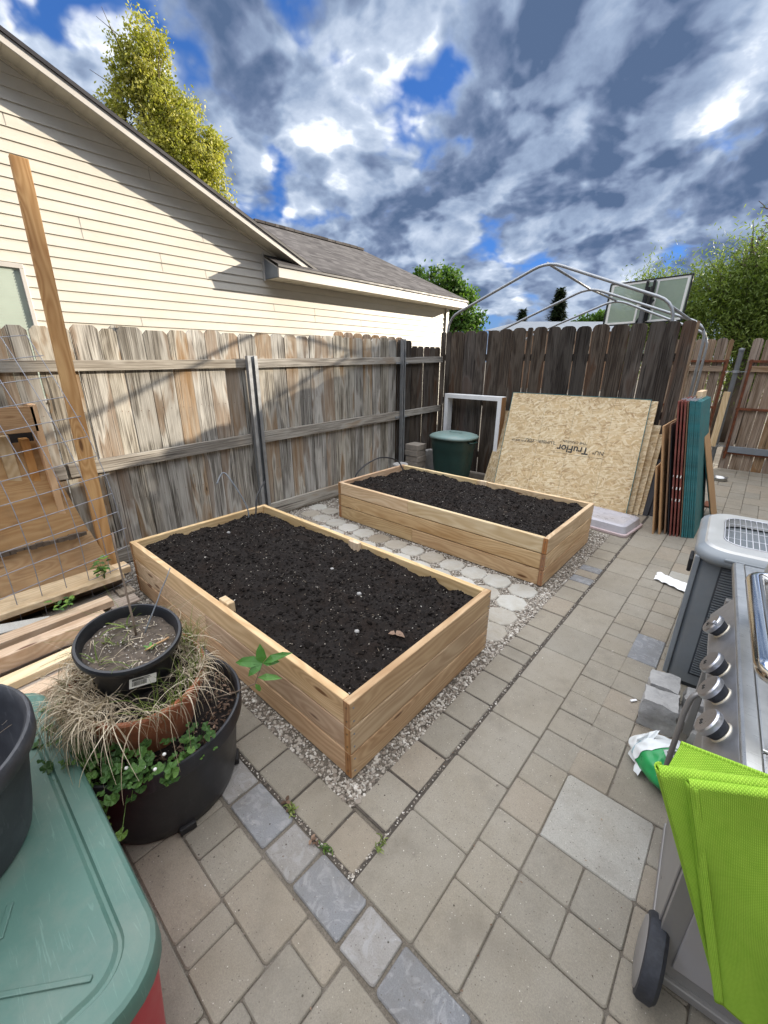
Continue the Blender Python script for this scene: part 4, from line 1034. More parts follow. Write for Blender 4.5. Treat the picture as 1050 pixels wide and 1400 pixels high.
mb.add([sp(1,0)+Vector((.001,0,0)), sp(1,1)+Vector((.001,0,0)), sp(1,1)+nb+Vector((.001,0,0)), sp(1,0)+nb+Vector((.001,0,0))], [(3,2,1,0)])
build(mb, 'painted_edge', M['teal_board'], s1)
mb = MB()
for u in (.29, .52, .78): mb.beam(sp(u, .02, .0006), sp(u-.0, .99, .0006), .0012, .0012, up=(1,0,0))
build(mb, 'guide_lines', M['ink'], s1)
def text_on(name, s, size, mat, parent, Mx, ext=.0008, bold=False):
    cu = bpy.data.curves.new(name, 'FONT'); cu.body = s; cu.size = size; cu.extrude = ext; cu.align_x = 'CENTER'; cu.align_y = 'CENTER'
    if bold: cu.offset = size*.02
    tmp = bpy.data.objects.new(name, cu); col.objects.link(tmp); bpy.context.view_layer.update()
    me = bpy.data.meshes.new_from_object(tmp.evaluated_get(bpy.context.evaluated_depsgraph_get()))
    bpy.data.objects.remove(tmp)
    me.transform(Mx); me.transform(Matrix.Translation(-Vector(ORG[parent.name]))) 
    me.materials.clear(); me.materials.append(mat)
    ob = bpy.data.objects.new(name, me); col.objects.link(ob); ob.parent = parent; ORG[ob.name] = ORG[parent.name]
    return ob
ux = Vector((1,0,0)); vy = (sp(0,1)-sp(0,0)); vy.x = 0; vy.normalize(); nz = ux.cross(vy)
def sheetM(u, v, flip=True, d=.0012):
    p = sp(u, v, d); a, b = (-ux, -vy) if flip else (ux, vy)
    return Matrix(((a.x,b.x,nz.x,p.x),(a.y,b.y,nz.y,p.y),(a.z,b.z,nz.z,p.z),(0,0,0,1)))
text_on('stamp', 'TruFlor', .125, M['ink'], s1, sheetM(.56, .50), bold=True)
text_on('stamp', '"THE ORIGINAL"', .045, M['ink'], s1, sheetM(.56, .565))
text_on('stamp', 'NU*', .07, M['ink'], s1, sheetM(.74, .495))
text_on('stamp', '"LUMBER · YOU', .06, M['ink'], s1, sheetM(.31, .535))
text_on('stamp', 'KEEP THIS SIDE UP', .036, M['ink'], s1, sheetM(.16, .52))
mb = MB()
for (a, b, v) in ((.42,.78,.45),(.10,.30,.545)): mb.beam(sp(a, v, .0006), sp(b, v-.004, .0006), .003, .001)
build(mb, 'stamp_rule', M['ink'], s1)
sheet('strand_board', -1.45, .105, 4.52, 4.975, 1.27, .018, 'osb', 'second strand board sheet, its right edge showing just behind the front one', dx=-.055)
sheet('strand_board', -1.3, .16, 4.56, 4.98, 1.0, .018, 'osb', 'shorter third strand board sheet behind the two tall ones', dx=-.03)
sheet('strand_board', -1.2, .20, 4.60, 4.985, .90, .018, 'osb', 'lowest strand board sheet at the right end of the leaning stack', dx=-.02)
sheet('strand_board', -1.93, -1.2, 4.66, 4.985, 1.02, .018, 'osb', 'rough strand board offcut between the white frame and the large sheets', dx=.08)
for k in range(2): sheet('dark_board', .14+.05*k, .25+.05*k, 4.60+.03*k, 4.9, .62, .016, 'black_board', ['narrow black board in the shade right of the strand boards', 'second narrow black board just right of the first'][k], dx=.02)

# sheets standing on edge beside the end of the dark fence
def upright(name, xb, yb, xt, yt, h, L, th, mat, label, zb=0, topcol=None, group='boards standing on edge by the fence end'):
    """thin board seen edge-on: bottom front (xb,yb), top front (xt,yt), running back along Y by L"""
    mb = MB(); mb.slab((xb, yb+L, zb), (xb, yb, zb), (xt, yt, zb+h), (xt, yt+L, zb+h), th)
    o = build(mb, name, M[mat], bev=.001); return tag(o, label, 'board', group)
upright('upright_board', .405, 4.02, .292, 4.06, .70, .7, .012, 'tan_board', 'short tan board, leftmost of the boards standing on edge')
upright('upright_board', .455, 4.05, .262, 4.12, 1.10, .8, .016, 'tan_board', 'tall thick tan board right of the short one')
upright('upright_board', .50, 4.10, .315, 4.16, 1.12, .8, .012, 'brown_board', 'brown board between the tan and the red boards')
upright('upright_board', .525, 4.14, .325, 4.19, 1.10, .8, .010, 'black_board', 'thin dark board left of the red boards')
for k in range(3):
    o = upright('upright_board', .548+.030*k, 4.09+.01*k, .338+.028*k, 4.15, 1.345, .85, .0135, 'red_board', ['leftmost red painted board standing on edge', 'middle red board with white dots', 'right red board with white dots, next to the teal boards'][k])
    mb = MB()
    for z in (.62,.50,.38):
        f = z/1.345; x = .548+.030*k+(-.21-.002*k)*f; y = 4.09+.01*k+(.06-.01*k)*f
        mb.box(x+.003, x+.011, y-.0035, y-.001, z-.014, z+.014) if k else mb.box(x+.002, x+.006, y-.0035, y-.001, z-.008, z+.012)
    build(mb, 'white_dots', M['white_dot'], o)
upright('upright_board', .636, 4.13, .415, 4.18, 1.34, .85, .009, 'brown_board', 'thin brown board wedged between the red and the teal boards')
for k in range(6): upright('upright_board', .650+.0175*k, 4.12+.008*k+.006*(k % 2), .428+.0155*k, 4.20, 1.352-.004*(k % 3), .85, .0145, 'teal_board', ['teal board nearest to the red ones', 'second teal board from the left', 'third teal board from the left', 'third teal board from the right end of the bundle', 'second teal board from the right end of the bundle', 'rightmost teal board of the tight bundle'][k])
upright('upright_board', .70, 4.45, .42, 4.50, 1.38, .6, .02, 'brown_board', 'brown board standing behind the teal bundle')
upright('upright_board', .835, 4.82, .50, 4.62, 1.18, .5, .012, 'teal_board', 'lone teal edged board leaning out to the right')
upright('upright_board', .845, 4.80, .512, 4.60, 1.20, .5, .008, 'tan_board', 'tan board leaning right beside the lone teal one')
upright('upright_board', .47, 4.5, .43, 4.56, 1.42, .4, .05, 'fir_pale', 'pale wooden board rising just behind the teal bundle')
mb = MB(); 
for k in range(14):
    a = random.random(); mb.beam((.345+.16*a, 4.16+random.random()*.12, 1.352+random.random()*.01), (.36+.16*a+random.uniform(-.03,.03), 4.18+random.random()*.25, 1.356+random.random()*.03), .012, .001)
tag(build(mb, 'plastic_wrap', M['tote_clear']), 'torn clear plastic wrap on top of the teal boards', 'wrap')
# overturned clear lid/tub
tb = thing('storage_tub', (.02, 3.97, 0), 'flat cloudy grey plastic tub lying upside down beside the far bed', 'tub')
def rrect(x0, x1, y0, y1, r, n=5):
    p = []
    for cx_, cy_, a0 in ((x1-r,y0+r,-90),(x1-r,y1-r,0),(x0+r,y1-r,90),(x0+r,y0+r,180)):
        for k in range(n): a = math.radians(a0+90*k/(n-1)); p.append((cx_+r*math.cos(a), cy_+r*math.sin(a)))
    return p
def loft(mb, sections, cap=True, M_=None, mi=0):
    n = len(sections[0][0]); V = [(x, y, z) for pts, z in sections for x, y in pts]; F = []
    for i in range(len(sections)-1):
        for k in range(n): a = i*n+k; b = i*n+(k+1) % n; F.append((a, b, b+n, a+n))
    if cap: F.append(tuple(range((len(sections)-1)*n, len(sections)*n)))
    if M_ is not None: V = [tuple(M_ @ Vector(p)) for p in V]
    mb.add(V, F, mi=mi)
Rz = rotM((.0, 3.98, 0), z=-.12)
mb = MB(); loft(mb, [(rrect(-.38,.26,-.26,.26,.05), .004), (rrect(-.38,.26,-.26,.26,.05), .028), (rrect(-.365,.245,-.245,.245,.05), .030)], M_=Rz); build(mb, 'rim', M['tote_pink'], tb, bev=.002)
mb = MB(); loft(mb, [(rrect(-.36,.24,-.24,.24,.05), .030), (rrect(-.345,.225,-.225,.225,.05), .10), (rrect(-.33,.21,-.21,.21,.05), .112), (rrect(-.28,.16,-.16,.16,.04), .112), (rrect(-.27,.15,-.15,.15,.04), .106)], M_=Rz); build(mb, 'body', M['tote_clear'], tb, smooth=True, ang=35)
# corner: stacked pavers, cinder block, pale cap
for k in range(6):
    mb = MB(); o_ = random.uniform(-.012,.012); mb.box(-2.93+o_, -2.70+o_, 4.02+o_, 4.25+o_, k*.088+.001, k*.088+.085)
    tag(build(mb, 'paver_brick', M['brick'], bev=.006), 'tan paver brick in the corner stack, %s' % ['at the very bottom','second from the bottom','third from the bottom','third from the top','second from the top','topmost of the stack'][k], 'brick', 'paver bricks stacked in the corner')
cb = thing('cinder_block', (-2.72, 4.50, 0), 'upright grey concrete block between the brick stack and the green can', 'block')
mb = MB(); x0, x1, y0, y1, h = -2.80, -2.61, 4.42, 4.61, .39
mb.box(x0, x1, y0, y0+.035, 0, h); mb.box(x0, x1, y1-.035, y1, 0, h); mb.box(x0, x0+.035, y0+.035, y1-.035, 0, h); mb.box(x1-.035, x1, y0+.035, y1-.035, 0, h); mb.box(x0+.08, x0+.11, y0+.035, y1-.035, 0, h-.03)
build(mb, 'block', M['concrete_light'], cb, bev=.005)
mb = MB(); mb.box(-2.93, -2.81, 4.45, 4.66, 0, .36); tag(build(mb, 'cinder_block', M['concrete_light'], bev=.006), 'grey concrete block half hidden left of the upright hollow one', 'block')
mb = MB(); mb.prism([(.11*math.cos(a)-2.70, .11*math.sin(a)+3.62) for a in [PI*k/8 for k in range(16)]], 0, .33, cham=.01); tag(build(mb, 'concrete_cylinder', M['concrete_light']), 'pale round concrete piece just behind the far left corner of the far bed', 'block')
# gate area: metal bowl and rusty scrap
db = MB(); db.lathe([(.0,.006),(.07,.006),(.085,.02),(.098,.045),(.112,.048),(.112,.044),(.10,.040),(.088,.012),(.11,.0),(.115,.0),(.10,.044)], (.72,7.15,0), 28)
tag(build(db, 'metal_bowl', M['steel'], smooth=True), 'small shiny metal pet bowl on the paving before the gate', 'bowl')
mb = MB(); mb.box(.70,.80,5.45,5.70,.002,.02); tag(build(mb, 'rusty_plate', M['rust'], bev=.003), 'small rusty orange plate on the paving behind the teal boards', 'plate')
# crumpled paper
def crumple(u, v):
    x = .62+.30*u; y = 3.06-.12*u+ -.16+.16*v*1.0
    return (x+.01*noise.noise((u*4, v*4, 1)), y+.01*noise.noise((u*4, v*4, 5)), .010+.016*abs(noise.noise((u*5, v*3, 9)))+.01*u)
mb = MB(); mb.grid(crumple, 24, 12); tag(build(mb, 'paper_sheet', M['paper']), 'crumpled white paper lying on the pavers by the grey cooler', 'paper')
mb = MB(); mb.box(0,.035,-.006,.006,0,.004, rotM((.80,1.30,.004), z=.9)); tag(build(mb, 'paper_scrap', M['paper']), 'tiny white scrap on a paver beside the concrete blocks', 'scrap')
# ------------------------------------------------------------------ left side: stud, wire panel, lumber
mb = MB(); mb.beam((-2.62, -.105, .05), (-2.90, .005, 2.90), .095, .040, up=(0,1,0), rnd=.5)
tag(build(mb, 'leaning_stud', M['stud'], bev=.004), 'long reddish two by four leaning upright against the left fence, taller than the fence', 'stud')
# plywood sheets leaning on the fence
mb = MB(); mb.slab((-2.50,-1.35,.03),(-2.58,-.085,.03),(-2.88,-.30,1.16),(-2.86,-1.35,1.16), .018)
# keep the sheet facing the patio
tag(build(mb, 'plywood_sheet', M['ply'], bev=.002), 'large brown plywood sheet leaning on the left fence behind the wire panel', 'plywood', 'plywood sheets leaning by the left fence')
mb = MB(); mb.slab((-2.44,-1.35,.14),(-2.50,-.10,.14),(-2.60,-.18,.50),(-2.55,-1.35,.50), .018)
tag(build(mb, 'plywood_sheet', M['ply'], bev=.002), 'lower plywood strip with a splintered dark upper edge', 'plywood', 'plywood sheets leaning by the left fence')
mb = MB(); rs2 = random.Random(9); y = -1.3
while y < -.22:
    L = rs2.uniform(.01,.05); mb.box(-2.57-.0, -2.545, y, y+L, .492+rs2.uniform(-.008,.004), .512+rs2.uniform(0,.012), rnd=.2); y += L*.9
tag(build(mb, 'bark_strip', M['bark']), 'ragged dark bark strip between the two plywood pieces', 'bark strip')
# crate of planks at the far left
ct = thing('wooden_crate', (-2.78, -.55, 0), 'rough wooden crate with cut lumber inside at the far left behind the plywood', 'crate')
mb = MB(); mb.box(-2.76,-2.735,-1.2,-.29,1.24,1.41); build(mb, 'top_board', M['ply'], ct, bev=.003)
mb = MB(); mb.box(-2.93,-2.735,-.31,-.27,.1,1.42); build(mb, 'side', M['fir'], ct, bev=.003)
for i, (y, w_, m) in enumerate(((-.52,.07,'pine'),(-.40,.05,'stud'),(-.66,.08,'pine'),(-.80,.06,'fir'))):
    mb = MB(); mb.box(-2.88,-2.80,y,y+w_,.3,1.22-.03*i); build(mb, 'slat', M[m], ct, bev=.003)
mb = MB(); mb.box(-2.93,-2.90,-1.2,-.3,.1,1.3); build(mb, 'back', M['black_board'], ct)
# planks lying on the ground, roughly along the fence
def plank(x, y0, y1, z, w, th, mat, label, ang=0, dz=0, name='plank', tilt=0):
    mb = MB(); Mx = Matrix.Translation((x, (y0+y1)/2, z+th/2)) @ Euler((dz, tilt, ang)).to_matrix().to_4x4()
    L = y1-y0; mb.box(-w/2, w/2, -L/2, L/2, -th/2, th/2, Mx); return tag(build(mb, name, M[mat], bev=.0035), label, 'plank', 'lumber piled beside the near raised bed')
plank(-2.32, -1.7, -.13, .215, .30, .038, 'pine', 'widest pale plank lying on top of the lumber pile', .03, tilt=-.08)
plank(-2.44, -1.5, -.02, .16, .13, .05, 'fir_pale', 'short pale beam end poking out under the widest plank', .05)
plank(-2.62, -1.6, -.06, .02, .12, .10, 'oldplank', 'old grey beam end at the foot of the leaning stud', .0)
plank(-1.98, -1.7, -.28, .165, .10, .045, 'pine', 'narrow pale plank just in front of the widest plank', .05)
plank(-2.10, -1.7, -.20, .10, .30, .03, 'oldplank', 'grey weathered board under the narrow planks', .02)
plank(-1.80, -1.7, -.36, .125, .09, .09, 'pine', 'square pale beam third from the front of the lumber pile', .06)
plank(-1.66, -1.7, -.42, .085, .10, .045, 'fir_pale', 'pale batten second from the front of the lumber pile', .08)
plank(-1.50, -1.7, -.46, .045, .10, .06, 'pine', 'lowest pale board at the front edge of the lumber pile', .09)
plank(-1.92, -1.6, -.30, .02, .75, .06, 'oldplank', 'wide dark grey board at the bottom of the lumber pile', .04)
plank(-1.40, -1.5, -.62, .01, .16, .03, 'oldplank', 'short grey board on the ground by the big black pot', .2)
mb = MB(); mb.slab((-2.13,-1.25,.215),(-2.02,-.62,.205),(-2.06,-.60,.211),(-2.26,-1.1,.235), .012)
tag(build(mb, 'stone_slab', M['octa'], bev=.003), 'pointed broken piece of pale flagstone lying on the planks', 'stone')
mb = MB(); mb.box(-2.05,-1.93,-.30,-.13,.15,.165); mb.box(-2.22,-2.12,-.20,-.10,.13,.15)
tag(build(mb, 'wood_scrap', M['oldplank'], bev=.003), 'grey splintered scrap by the left corner of the near bed', 'scrap')
# wire mesh panel
wm = thing('wire_panel', (-2.3, -.6, 0), 'grey welded wire mesh panel leaning over the lumber on the left', 'wire panel')
TR = Vector((-2.86,-.20,1.86)); BR = Vector((-2.28,-.055,.16)); ud = Vector((.04,-1.0,-.13)).normalized()
def wp(u, v):
    """u metres leftwards from the right edge, v 0 bottom .. 1 top"""
    p = BR.lerp(TR, v)+ud*u; s = math.sin(v*PI); p.x += .16*s+.02*noise.noise((u*2, v*3, 4)); p.y += .07*s+.012*noise.noise((u*3, v*3, 8)); return p
def wires(name, lines):
    mb = MB()
    for P in lines: mb.tube(P, .0027, 6)
    return build(mb, name, M['wire'], wm, smooth=True)
wires('upright_wires', [[wp(.135*i+(0 if v/24 < .98 else 0), v/24) for v in range(-1 if i else 0, 25)] for i in range(9)])
wires('cross_wires', [[wp(u/6*.135, j/13) for u in range(0 if j % 3 else -1, 50)] for j in range(0, 14)])
# weeds growing through the pile
def weed(name, base, n, L, W, mat, label, h=.12, spread=.06, cat='plant'):
    t = thing(name, base, label, cat); st = MB(); lv = MB(); r = random.Random(int(abs(base[0]*1000)))
    for i in range(n):
        a = r.uniform(0, 6.28); k = r.uniform(.3, 1); tip = Vector(base)+Vector((math.cos(a)*spread*k, math.sin(a)*spread*k, h*r.uniform(.5,1)))
        mid = Vector(base).lerp(tip, .5)+Vector((0,0,h*.1)); st.tube([base, mid, tip], [.0016,.0013,.0008], 5)
        for q in (mid, tip):
            for s in range(2): b = r.uniform(0, 6.28); lv.leaf(q, (math.cos(b), math.sin(b), r.uniform(-.2,.5)), (0,0,1), L*r.uniform(.6,1.1), W)
    build(st, 'stem', M[mat], t); build(lv, 'leaves', M[mat], t); return t
weed('vine', (-2.22,-.24,.26), 9, .05, .028, 'leaf_mallow', 'small dark green vine climbing the wire panel by the bed corner', .15, .07)
weed('vine', (-2.05,-.52,.22), 6, .045, .022, 'leaf_mallow', 'sprig of dark leaves lying on the planks', .05, .09)
weed('weed', (.262,-.11,-.01), 5, .028, .004, 'grass_green', 'weed tuft in the joint near the corner paver', .02, .04)
weed('weed', (.13,-.262,-.01), 5, .022, .005, 'leaf_green', 'small green weed in the dark joint below the pinkish corner paver', .025, .03)
weed('weed', (-.09,-.262,-.01), 6, .024, .006, 'grass_green', 'yellow green weed in the joint beside the blue grey paver', .03, .035)
mb = MB()
for (x, y, s_) in ((-.10,-.26,.02),(-.13,-.25,.025),(.06,-.275,.022),(.08,-.27,.016)): 
    for k in range(3): a = random.uniform(0, 6.28); mb.leaf((x, y, .006), (math.cos(a), math.sin(a), .25), (0,0,1), s_, s_*.6)
tag(build(mb, 'leaf_litter', M['leaf_brown']), 'crumbled brown leaves caught in the paving joint', 'leaf litter', kind='stuff')
# ------------------------------------------------------------------ teal lidded tote, tub and nested plant pots
tt_ = thing('storage_tote', (-.35, -1.12, 0), 'red storage tote closed with a scratched teal plastic lid in the near left corner', 'tote')
LZ = .47
X0t, X1t, Y0t, Y1t = -1.00, .275, -1.46, -.795
mb = MB(); r = .13
secs = [(rrect(X0t, X1t, Y0t, Y1t, r, 8), LZ-.055), (rrect(X0t, X1t, Y0t, Y1t, r, 8), LZ-.018), (rrect(X0t+.004, X1t-.004, Y0t+.004, Y1t-.004, r, 8), LZ-.006), (rrect(X0t+.014, X1t-.014, Y0t+.014, Y1t-.014, r-.01, 8), LZ),
        (rrect(X0t+.062, X1t-.062, Y0t+.062, Y1t-.062, r-.045, 8), LZ), (rrect(X0t+.068, X1t-.068, Y0t+.068, Y1t-.068, r-.05, 8), LZ-.009), (rrect(X0t+.075, X1t-.075, Y0t+.075, Y1t-.075, r-.055, 8), LZ-.009), (rrect(X0t+.083, X1t-.083, Y0t+.083, Y1t-.083, r-.06, 8), LZ-.002)]
loft(mb, secs); lid_ = build(mb, 'lid', M['tote_lid'], tt_, smooth=True, ang=30)
mb = MB()
for (x0, y0, x1, y1) in ((-.20,-1.37,.17,-.93),(-.22,-1.38,-.62,-.93)): mb.beam((x0, y0, LZ+.0005), (x1, y1, LZ+.0005), .006, .012, up=(0,0,1))
mb.beam((-.13,-1.02,LZ), (-.06,-1.05,LZ), .005, .014, up=(0,0,1))
build(mb, 'lid_rib', M['tote_lid'], lid_, bev=.0025)
mb = MB(); loft(mb, [(rrect(X0t+.08, X1t-.035, Y0t+.08, Y1t-.05, .10, 8), .0), (rrect(X0t+.03, X1t-.008, Y0t+.03, Y1t-.012, .125, 8), LZ-.05)], cap=False); build(mb, 'body', M['tote_red'], tt_, smooth=True, ang=40)
# dusty black tub standing on the lid
bk_ = thing('plant_tub', (-.42, -1.17, LZ), 'dusty black plastic tub standing on the teal lid, cut off by the left edge', 'tub')
bc = (-.40, -1.165, LZ)
mb = MB(); prof = [(.0,.0),(.225,.0),(.235,.008),(.245,.05),(.262,.15),(.283,.27),(.285,.275),(.300,.277),(.306,.285),(.308,.325),(.303,.333),(.296,.334),(.288,.325),(.282,.29),(.262,.16),(.24,.03),(.0,.02)]
mb.lathe(prof, bc, 64); build(mb, 'body', M['bucket'], bk_, smooth=True, ang=35)
mb = MB(); mb.lathe([(.004,.0),(.014,.0)], (0,0,0), 10, M=Matrix.Translation((bc[0]+.2455, bc[1]+.03, bc[2]+.045)) @ Matrix.Rotation(PI/2, 4, 'Y')); mb.box(bc[0]+.236, bc[0]+.2485, bc[1]+.015, bc[1]+.045, bc[2]+.02, bc[2]+.06, mi=0)
build(mb, 'drain_hole', M['black'], bk_)
# big black pot
PC = (-.60, -.525, 0)
bp_ = thing('plant_pot', PC, 'large black nursery pot standing on the pavers by the near bed, holding smaller pots', 'plant pot')
mb = MB(); prof = [(.0,.0),(.262,.0),(.272,.01),(.285,.06),(.312,.30),(.316,.318),(.330,.320),(.337,.328),(.341,.385),(.336,.394),(.328,.395),(.320,.386),(.316,.35),(.285,.08),(.0,.08)]
mb.lathe(prof, PC, 72); build(mb, 'body', M['pot_black'], bp_, smooth=True, ang=35)
mb = MB()
for a in (-.15, 1.05, -1.3): mb.box(.262,.292,-.03,.03,.004,.035, Matrix.Translation(PC) @ Matrix.Rotation(a, 4, 'Z'))
build(mb, 'drain_notch', M['black'], bp_, bev=.004)
def soil_disc(name, c, r, z, label, parent=None, amp=.012, seed=1, tiltM=None, mat='soil'):
    mb = MB(); V = [(0,0,z)]; F = []
    nr, na = 16, 48
    for i in range(1, nr+1):
        for k in range(na):
            a = 2*PI*k/na; rr = r*i/nr; x, y = rr*math.cos(a), rr*math.sin(a); V.append((x, y, z+noise.noise((x*22, y*22, seed))*amp+noise.noise((x*60, y*60, seed))*amp*.5))
    for k in range(na): F.append((0, 1+k, 1+(k+1) % na))
    for i in range(nr-1):
        for k in range(na): a = 1+i*na+k; b = 1+i*na+(k+1) % na; F.append((a, a+na, b+na, b))
    T_ = tiltM if tiltM is not None else Matrix.Translation(c)
    V = [tuple(T_ @ Vector(p)) for p in V]; mb.add(V, F); o = build(mb, name, M[mat], parent, smooth=True)
    return tag(o, label, 'soil', kind='stuff') if label else o
soil_disc('pot_soil', PC, .312, .335, 'dark soil with dead leaves inside the big black pot', seed=2)
rg = np.random.default_rng(12)
def disc_pts(n, r0, r1, z, c): a = rg.uniform(0, 6.28, n); rr = np.sqrt(rg.uniform(r0*r0, r1*r1, n)); return np.c_[c[0]+rr*np.cos(a), c[1]+rr*np.sin(a), np.full(n, z)]
mb = MB()
for p in disc_pts(620, .20, .308, .345, PC):
    a = rg.uniform(0, 6.28); mb.leaf(p, (math.cos(a), math.sin(a), rg.uniform(-.1,.5)), (0,0,1), rg.uniform(.008,.026), rg.uniform(.004,.012), rnd=rg.uniform(0,1)**2.2, bend=rg.uniform(-.5,.6))
tag(build(mb, 'dead_leaves', M['leaf_brown']), 'shrivelled brown leaves on the soil of the big black pot', 'leaf litter', kind='stuff')
# terracotta pot, leaning a little
TM = Matrix.Translation((-.600,-.54,.335)) @ Euler((.03, .17, 0)).to_matrix().to_4x4()
tc = thing('terracotta_pot', (-.605,-.54,.30), 'terracotta pot set inside the large black pot, rim hidden by dry grass', 'plant pot')
mb = MB(); prof = [(.0,-.03),(.15,-.03),(.155,-.02),(.187,.13),(.210,.225),(.211,.23),(.220,.232),(.223,.24),(.226,.280),(.222,.286),(.210,.286),(.205,.275),(.185,.15),(.0,.15)]
mb.lathe(prof, (0,0,0), 64, M=TM); build(mb, 'body', M['terracotta'], tc, smooth=True, ang=35)
soil_disc('terracotta_soil', None, .208, .255, 'dry soil under the straw in the terracotta pot', tiltM=TM, seed=6)
# small black pot
SM = Matrix.Translation((-.605,-.55,.585)) @ Euler((0, .212, 0)).to_matrix().to_4x4()
sp_ = thing('plant_pot', (-.605,-.55,.585), 'small round black nursery pot with barcode tag, topmost of the nested pots', 'plant pot')
mb = MB(); prof = [(.0,.0),(.118,.0),(.123,.008),(.150,.155),(.152,.16),(.165,.163),(.170,.170),(.172,.186),(.168,.194),(.160,.195),(.154,.186),(.150,.16),(.13,.06),(.0,.06)]
mb.lathe(prof, (0,0,0), 64, M=SM); build(mb, 'body', M['pot_black'], sp_, smooth=True, ang=35)
M['potmix'] = simple('dry_potting_mix', (.085,.066,.05), .95, var=.5, sc=30, bump=.8, bs=120)
soil_disc('pot_soil', None, .148, .150, 'crumbly brown potting mix in the small black pot', tiltM=SM, seed=9, amp=.010, mat='potmix')
n = 230; q = disc_pts(n, 0, .146, .155, (0,0)); q = np.array([tuple(SM @ Vector(p)) for p in q])
tag(pebbles('perlite', q, .0028, M['gravel'], zvar=.003), 'perlite and bark bits on the soil of the small pot', 'perlite', kind='stuff')
# barcode tag on the small pot's wall
tgM = SM @ Matrix.Rotation(R_(-8), 4, 'Z') @ Matrix.Translation((.1475, 0, .105)) @ Euler((0, PI/2-.17, 0)).to_matrix().to_4x4() @ Matrix.Rotation(PI/2-.15, 4, 'Z')
tg = MB(); tg.box(-.042,.042,-.019,.019,0,.0012, tgM); tgo = build(tg, 'tag', M['white_plastic'], sp_)
bc_ = MB(); x = -.034; rr = random.Random(2)
while x < .012: w_ = rr.choice([.0008,.0014,.002]); bc_.box(x, x+w_, -.012, .006, .0012, .0017, tgM); x += w_+rr.choice([.0008,.0014])
for k in range(5): bc_.box(-.034, -.034+rr.uniform(.03,.06), .009+.0, .0102, .0012, .0016, tgM @ Matrix.Translation((0, .0018*k-.001, 0)))
build(bc_, 'barcode', M['ink'], tgo)
# sticks in the small pot
def stick(p, q, r, lab, mat='twig'):
    mb = MB(); P = [Vector(p).lerp(Vector(q), t/6)+Vector((noise.noise((t*.9, 1, r*900)), noise.noise((t*.9, 4, r*900)), 0))*.004 for t in range(7)]
    mb.tube(P, [r*(1-.05*t) for t in range(7)], 7); tag(build(mb, 'stick', M[mat], smooth=True), lab, 'stick')
def at(px, py, z):   # world helper kept simple: soil point in the small pot
    return SM @ Vector((px, py, z))
stick(at(-.03,.03,.15), (-.675,-.50,1.13), .0042, 'straight brown cane standing in the small black pot')
stick(at(-.02,.055,.15), (-.60,-.36,.96), .0028, 'thin grey twig leaning right in the small black pot', 'slate')
stick(at(.06,.11,.16), at(.075,.02,.165), .004, 'short tan twig lying on the soil of the small pot', 'tan_board')
# sprouts
def blades(mb, c, n, L, w, r, seed, droop=1.0, up=.6, out=1.0, zj=.0, mat=None):
    g_ = random.Random(seed)
    for i in range(n):
        a = g_.uniform(0, 2*PI); rr = r*math.sqrt(g_.random()); p = Vector((c[0]+rr*math.cos(a), c[1]+rr*math.sin(a), c[2]+g_.uniform(0, zj)))
        b = a+g_.gauss(0, .8); d = Vector((math.cos(b)*out, math.sin(b)*out, up*g_.uniform(.5,1.4))).normalized(); l = L*g_.uniform(.4, 1.2); wv = w*g_.uniform(.5, 1.3)
        seg = 6; V = []; side = Vector((-math.sin(b), math.cos(b), 0)); tw = g_.uniform(-.5,.5)
        for k in range(seg+1):
            V.append(p+side*wv*(1-k/seg*.85)); V.append(p-side*wv*(1-k/seg*.85)+Vector((0,0,wv*.5)))
            p = p+d*l/seg; d = (d+Vector((g_.uniform(-.25,.25), g_.uniform(-.25,.25), -droop*.32*g_.uniform(.4,1.6)))).normalized(); side = (side+Vector((0,0,tw*.3))).normalized()
        mb.add(V, [(2*k, 2*k+1, 2*k+3, 2*k+2) for k in range(seg)], None, g_.random())
sg = MB()
for (x, y, s) in ((-.06,-.07,1),(.02,-.11,2),(-.09,.02,3),(-.02,-.03,4),(.10,-.05,5)): blades(sg, at(x, y, .15), 7, .09, .0028, .012, s, .7, 1.2)
tag(build(sg, 'grass_sprouts', M['grass_green']), 'thin green grass shoots sprouting in the small black pot', 'grass', kind='stuff')
ds = MB()
for i in range(34):
    a = random.uniform(0, 6.28); r0 = .135*math.sqrt(random.random()); blades(ds, at(r0*math.cos(a), r0*math.sin(a), .156), 3, .075, .0012, .008, i+300, .35, .12)
tag(build(ds, 'dry_straw', M['grass_dry']), 'broken straw lying on the soil of the small black pot', 'grass', kind='stuff')
w_ = thing('seedling', tuple(at(.07,.04,.15)), 'tiny bright green seedling in the small black pot', 'plant'); mb = MB()
for k in range(5): mb.leaf(at(.07,.04,.155), (math.cos(k*1.3), math.sin(k*1.3), .8), (0,0,1), .028, .012, rnd=.95)
build(mb, 'leaves', M['leaf_ash'], w_)
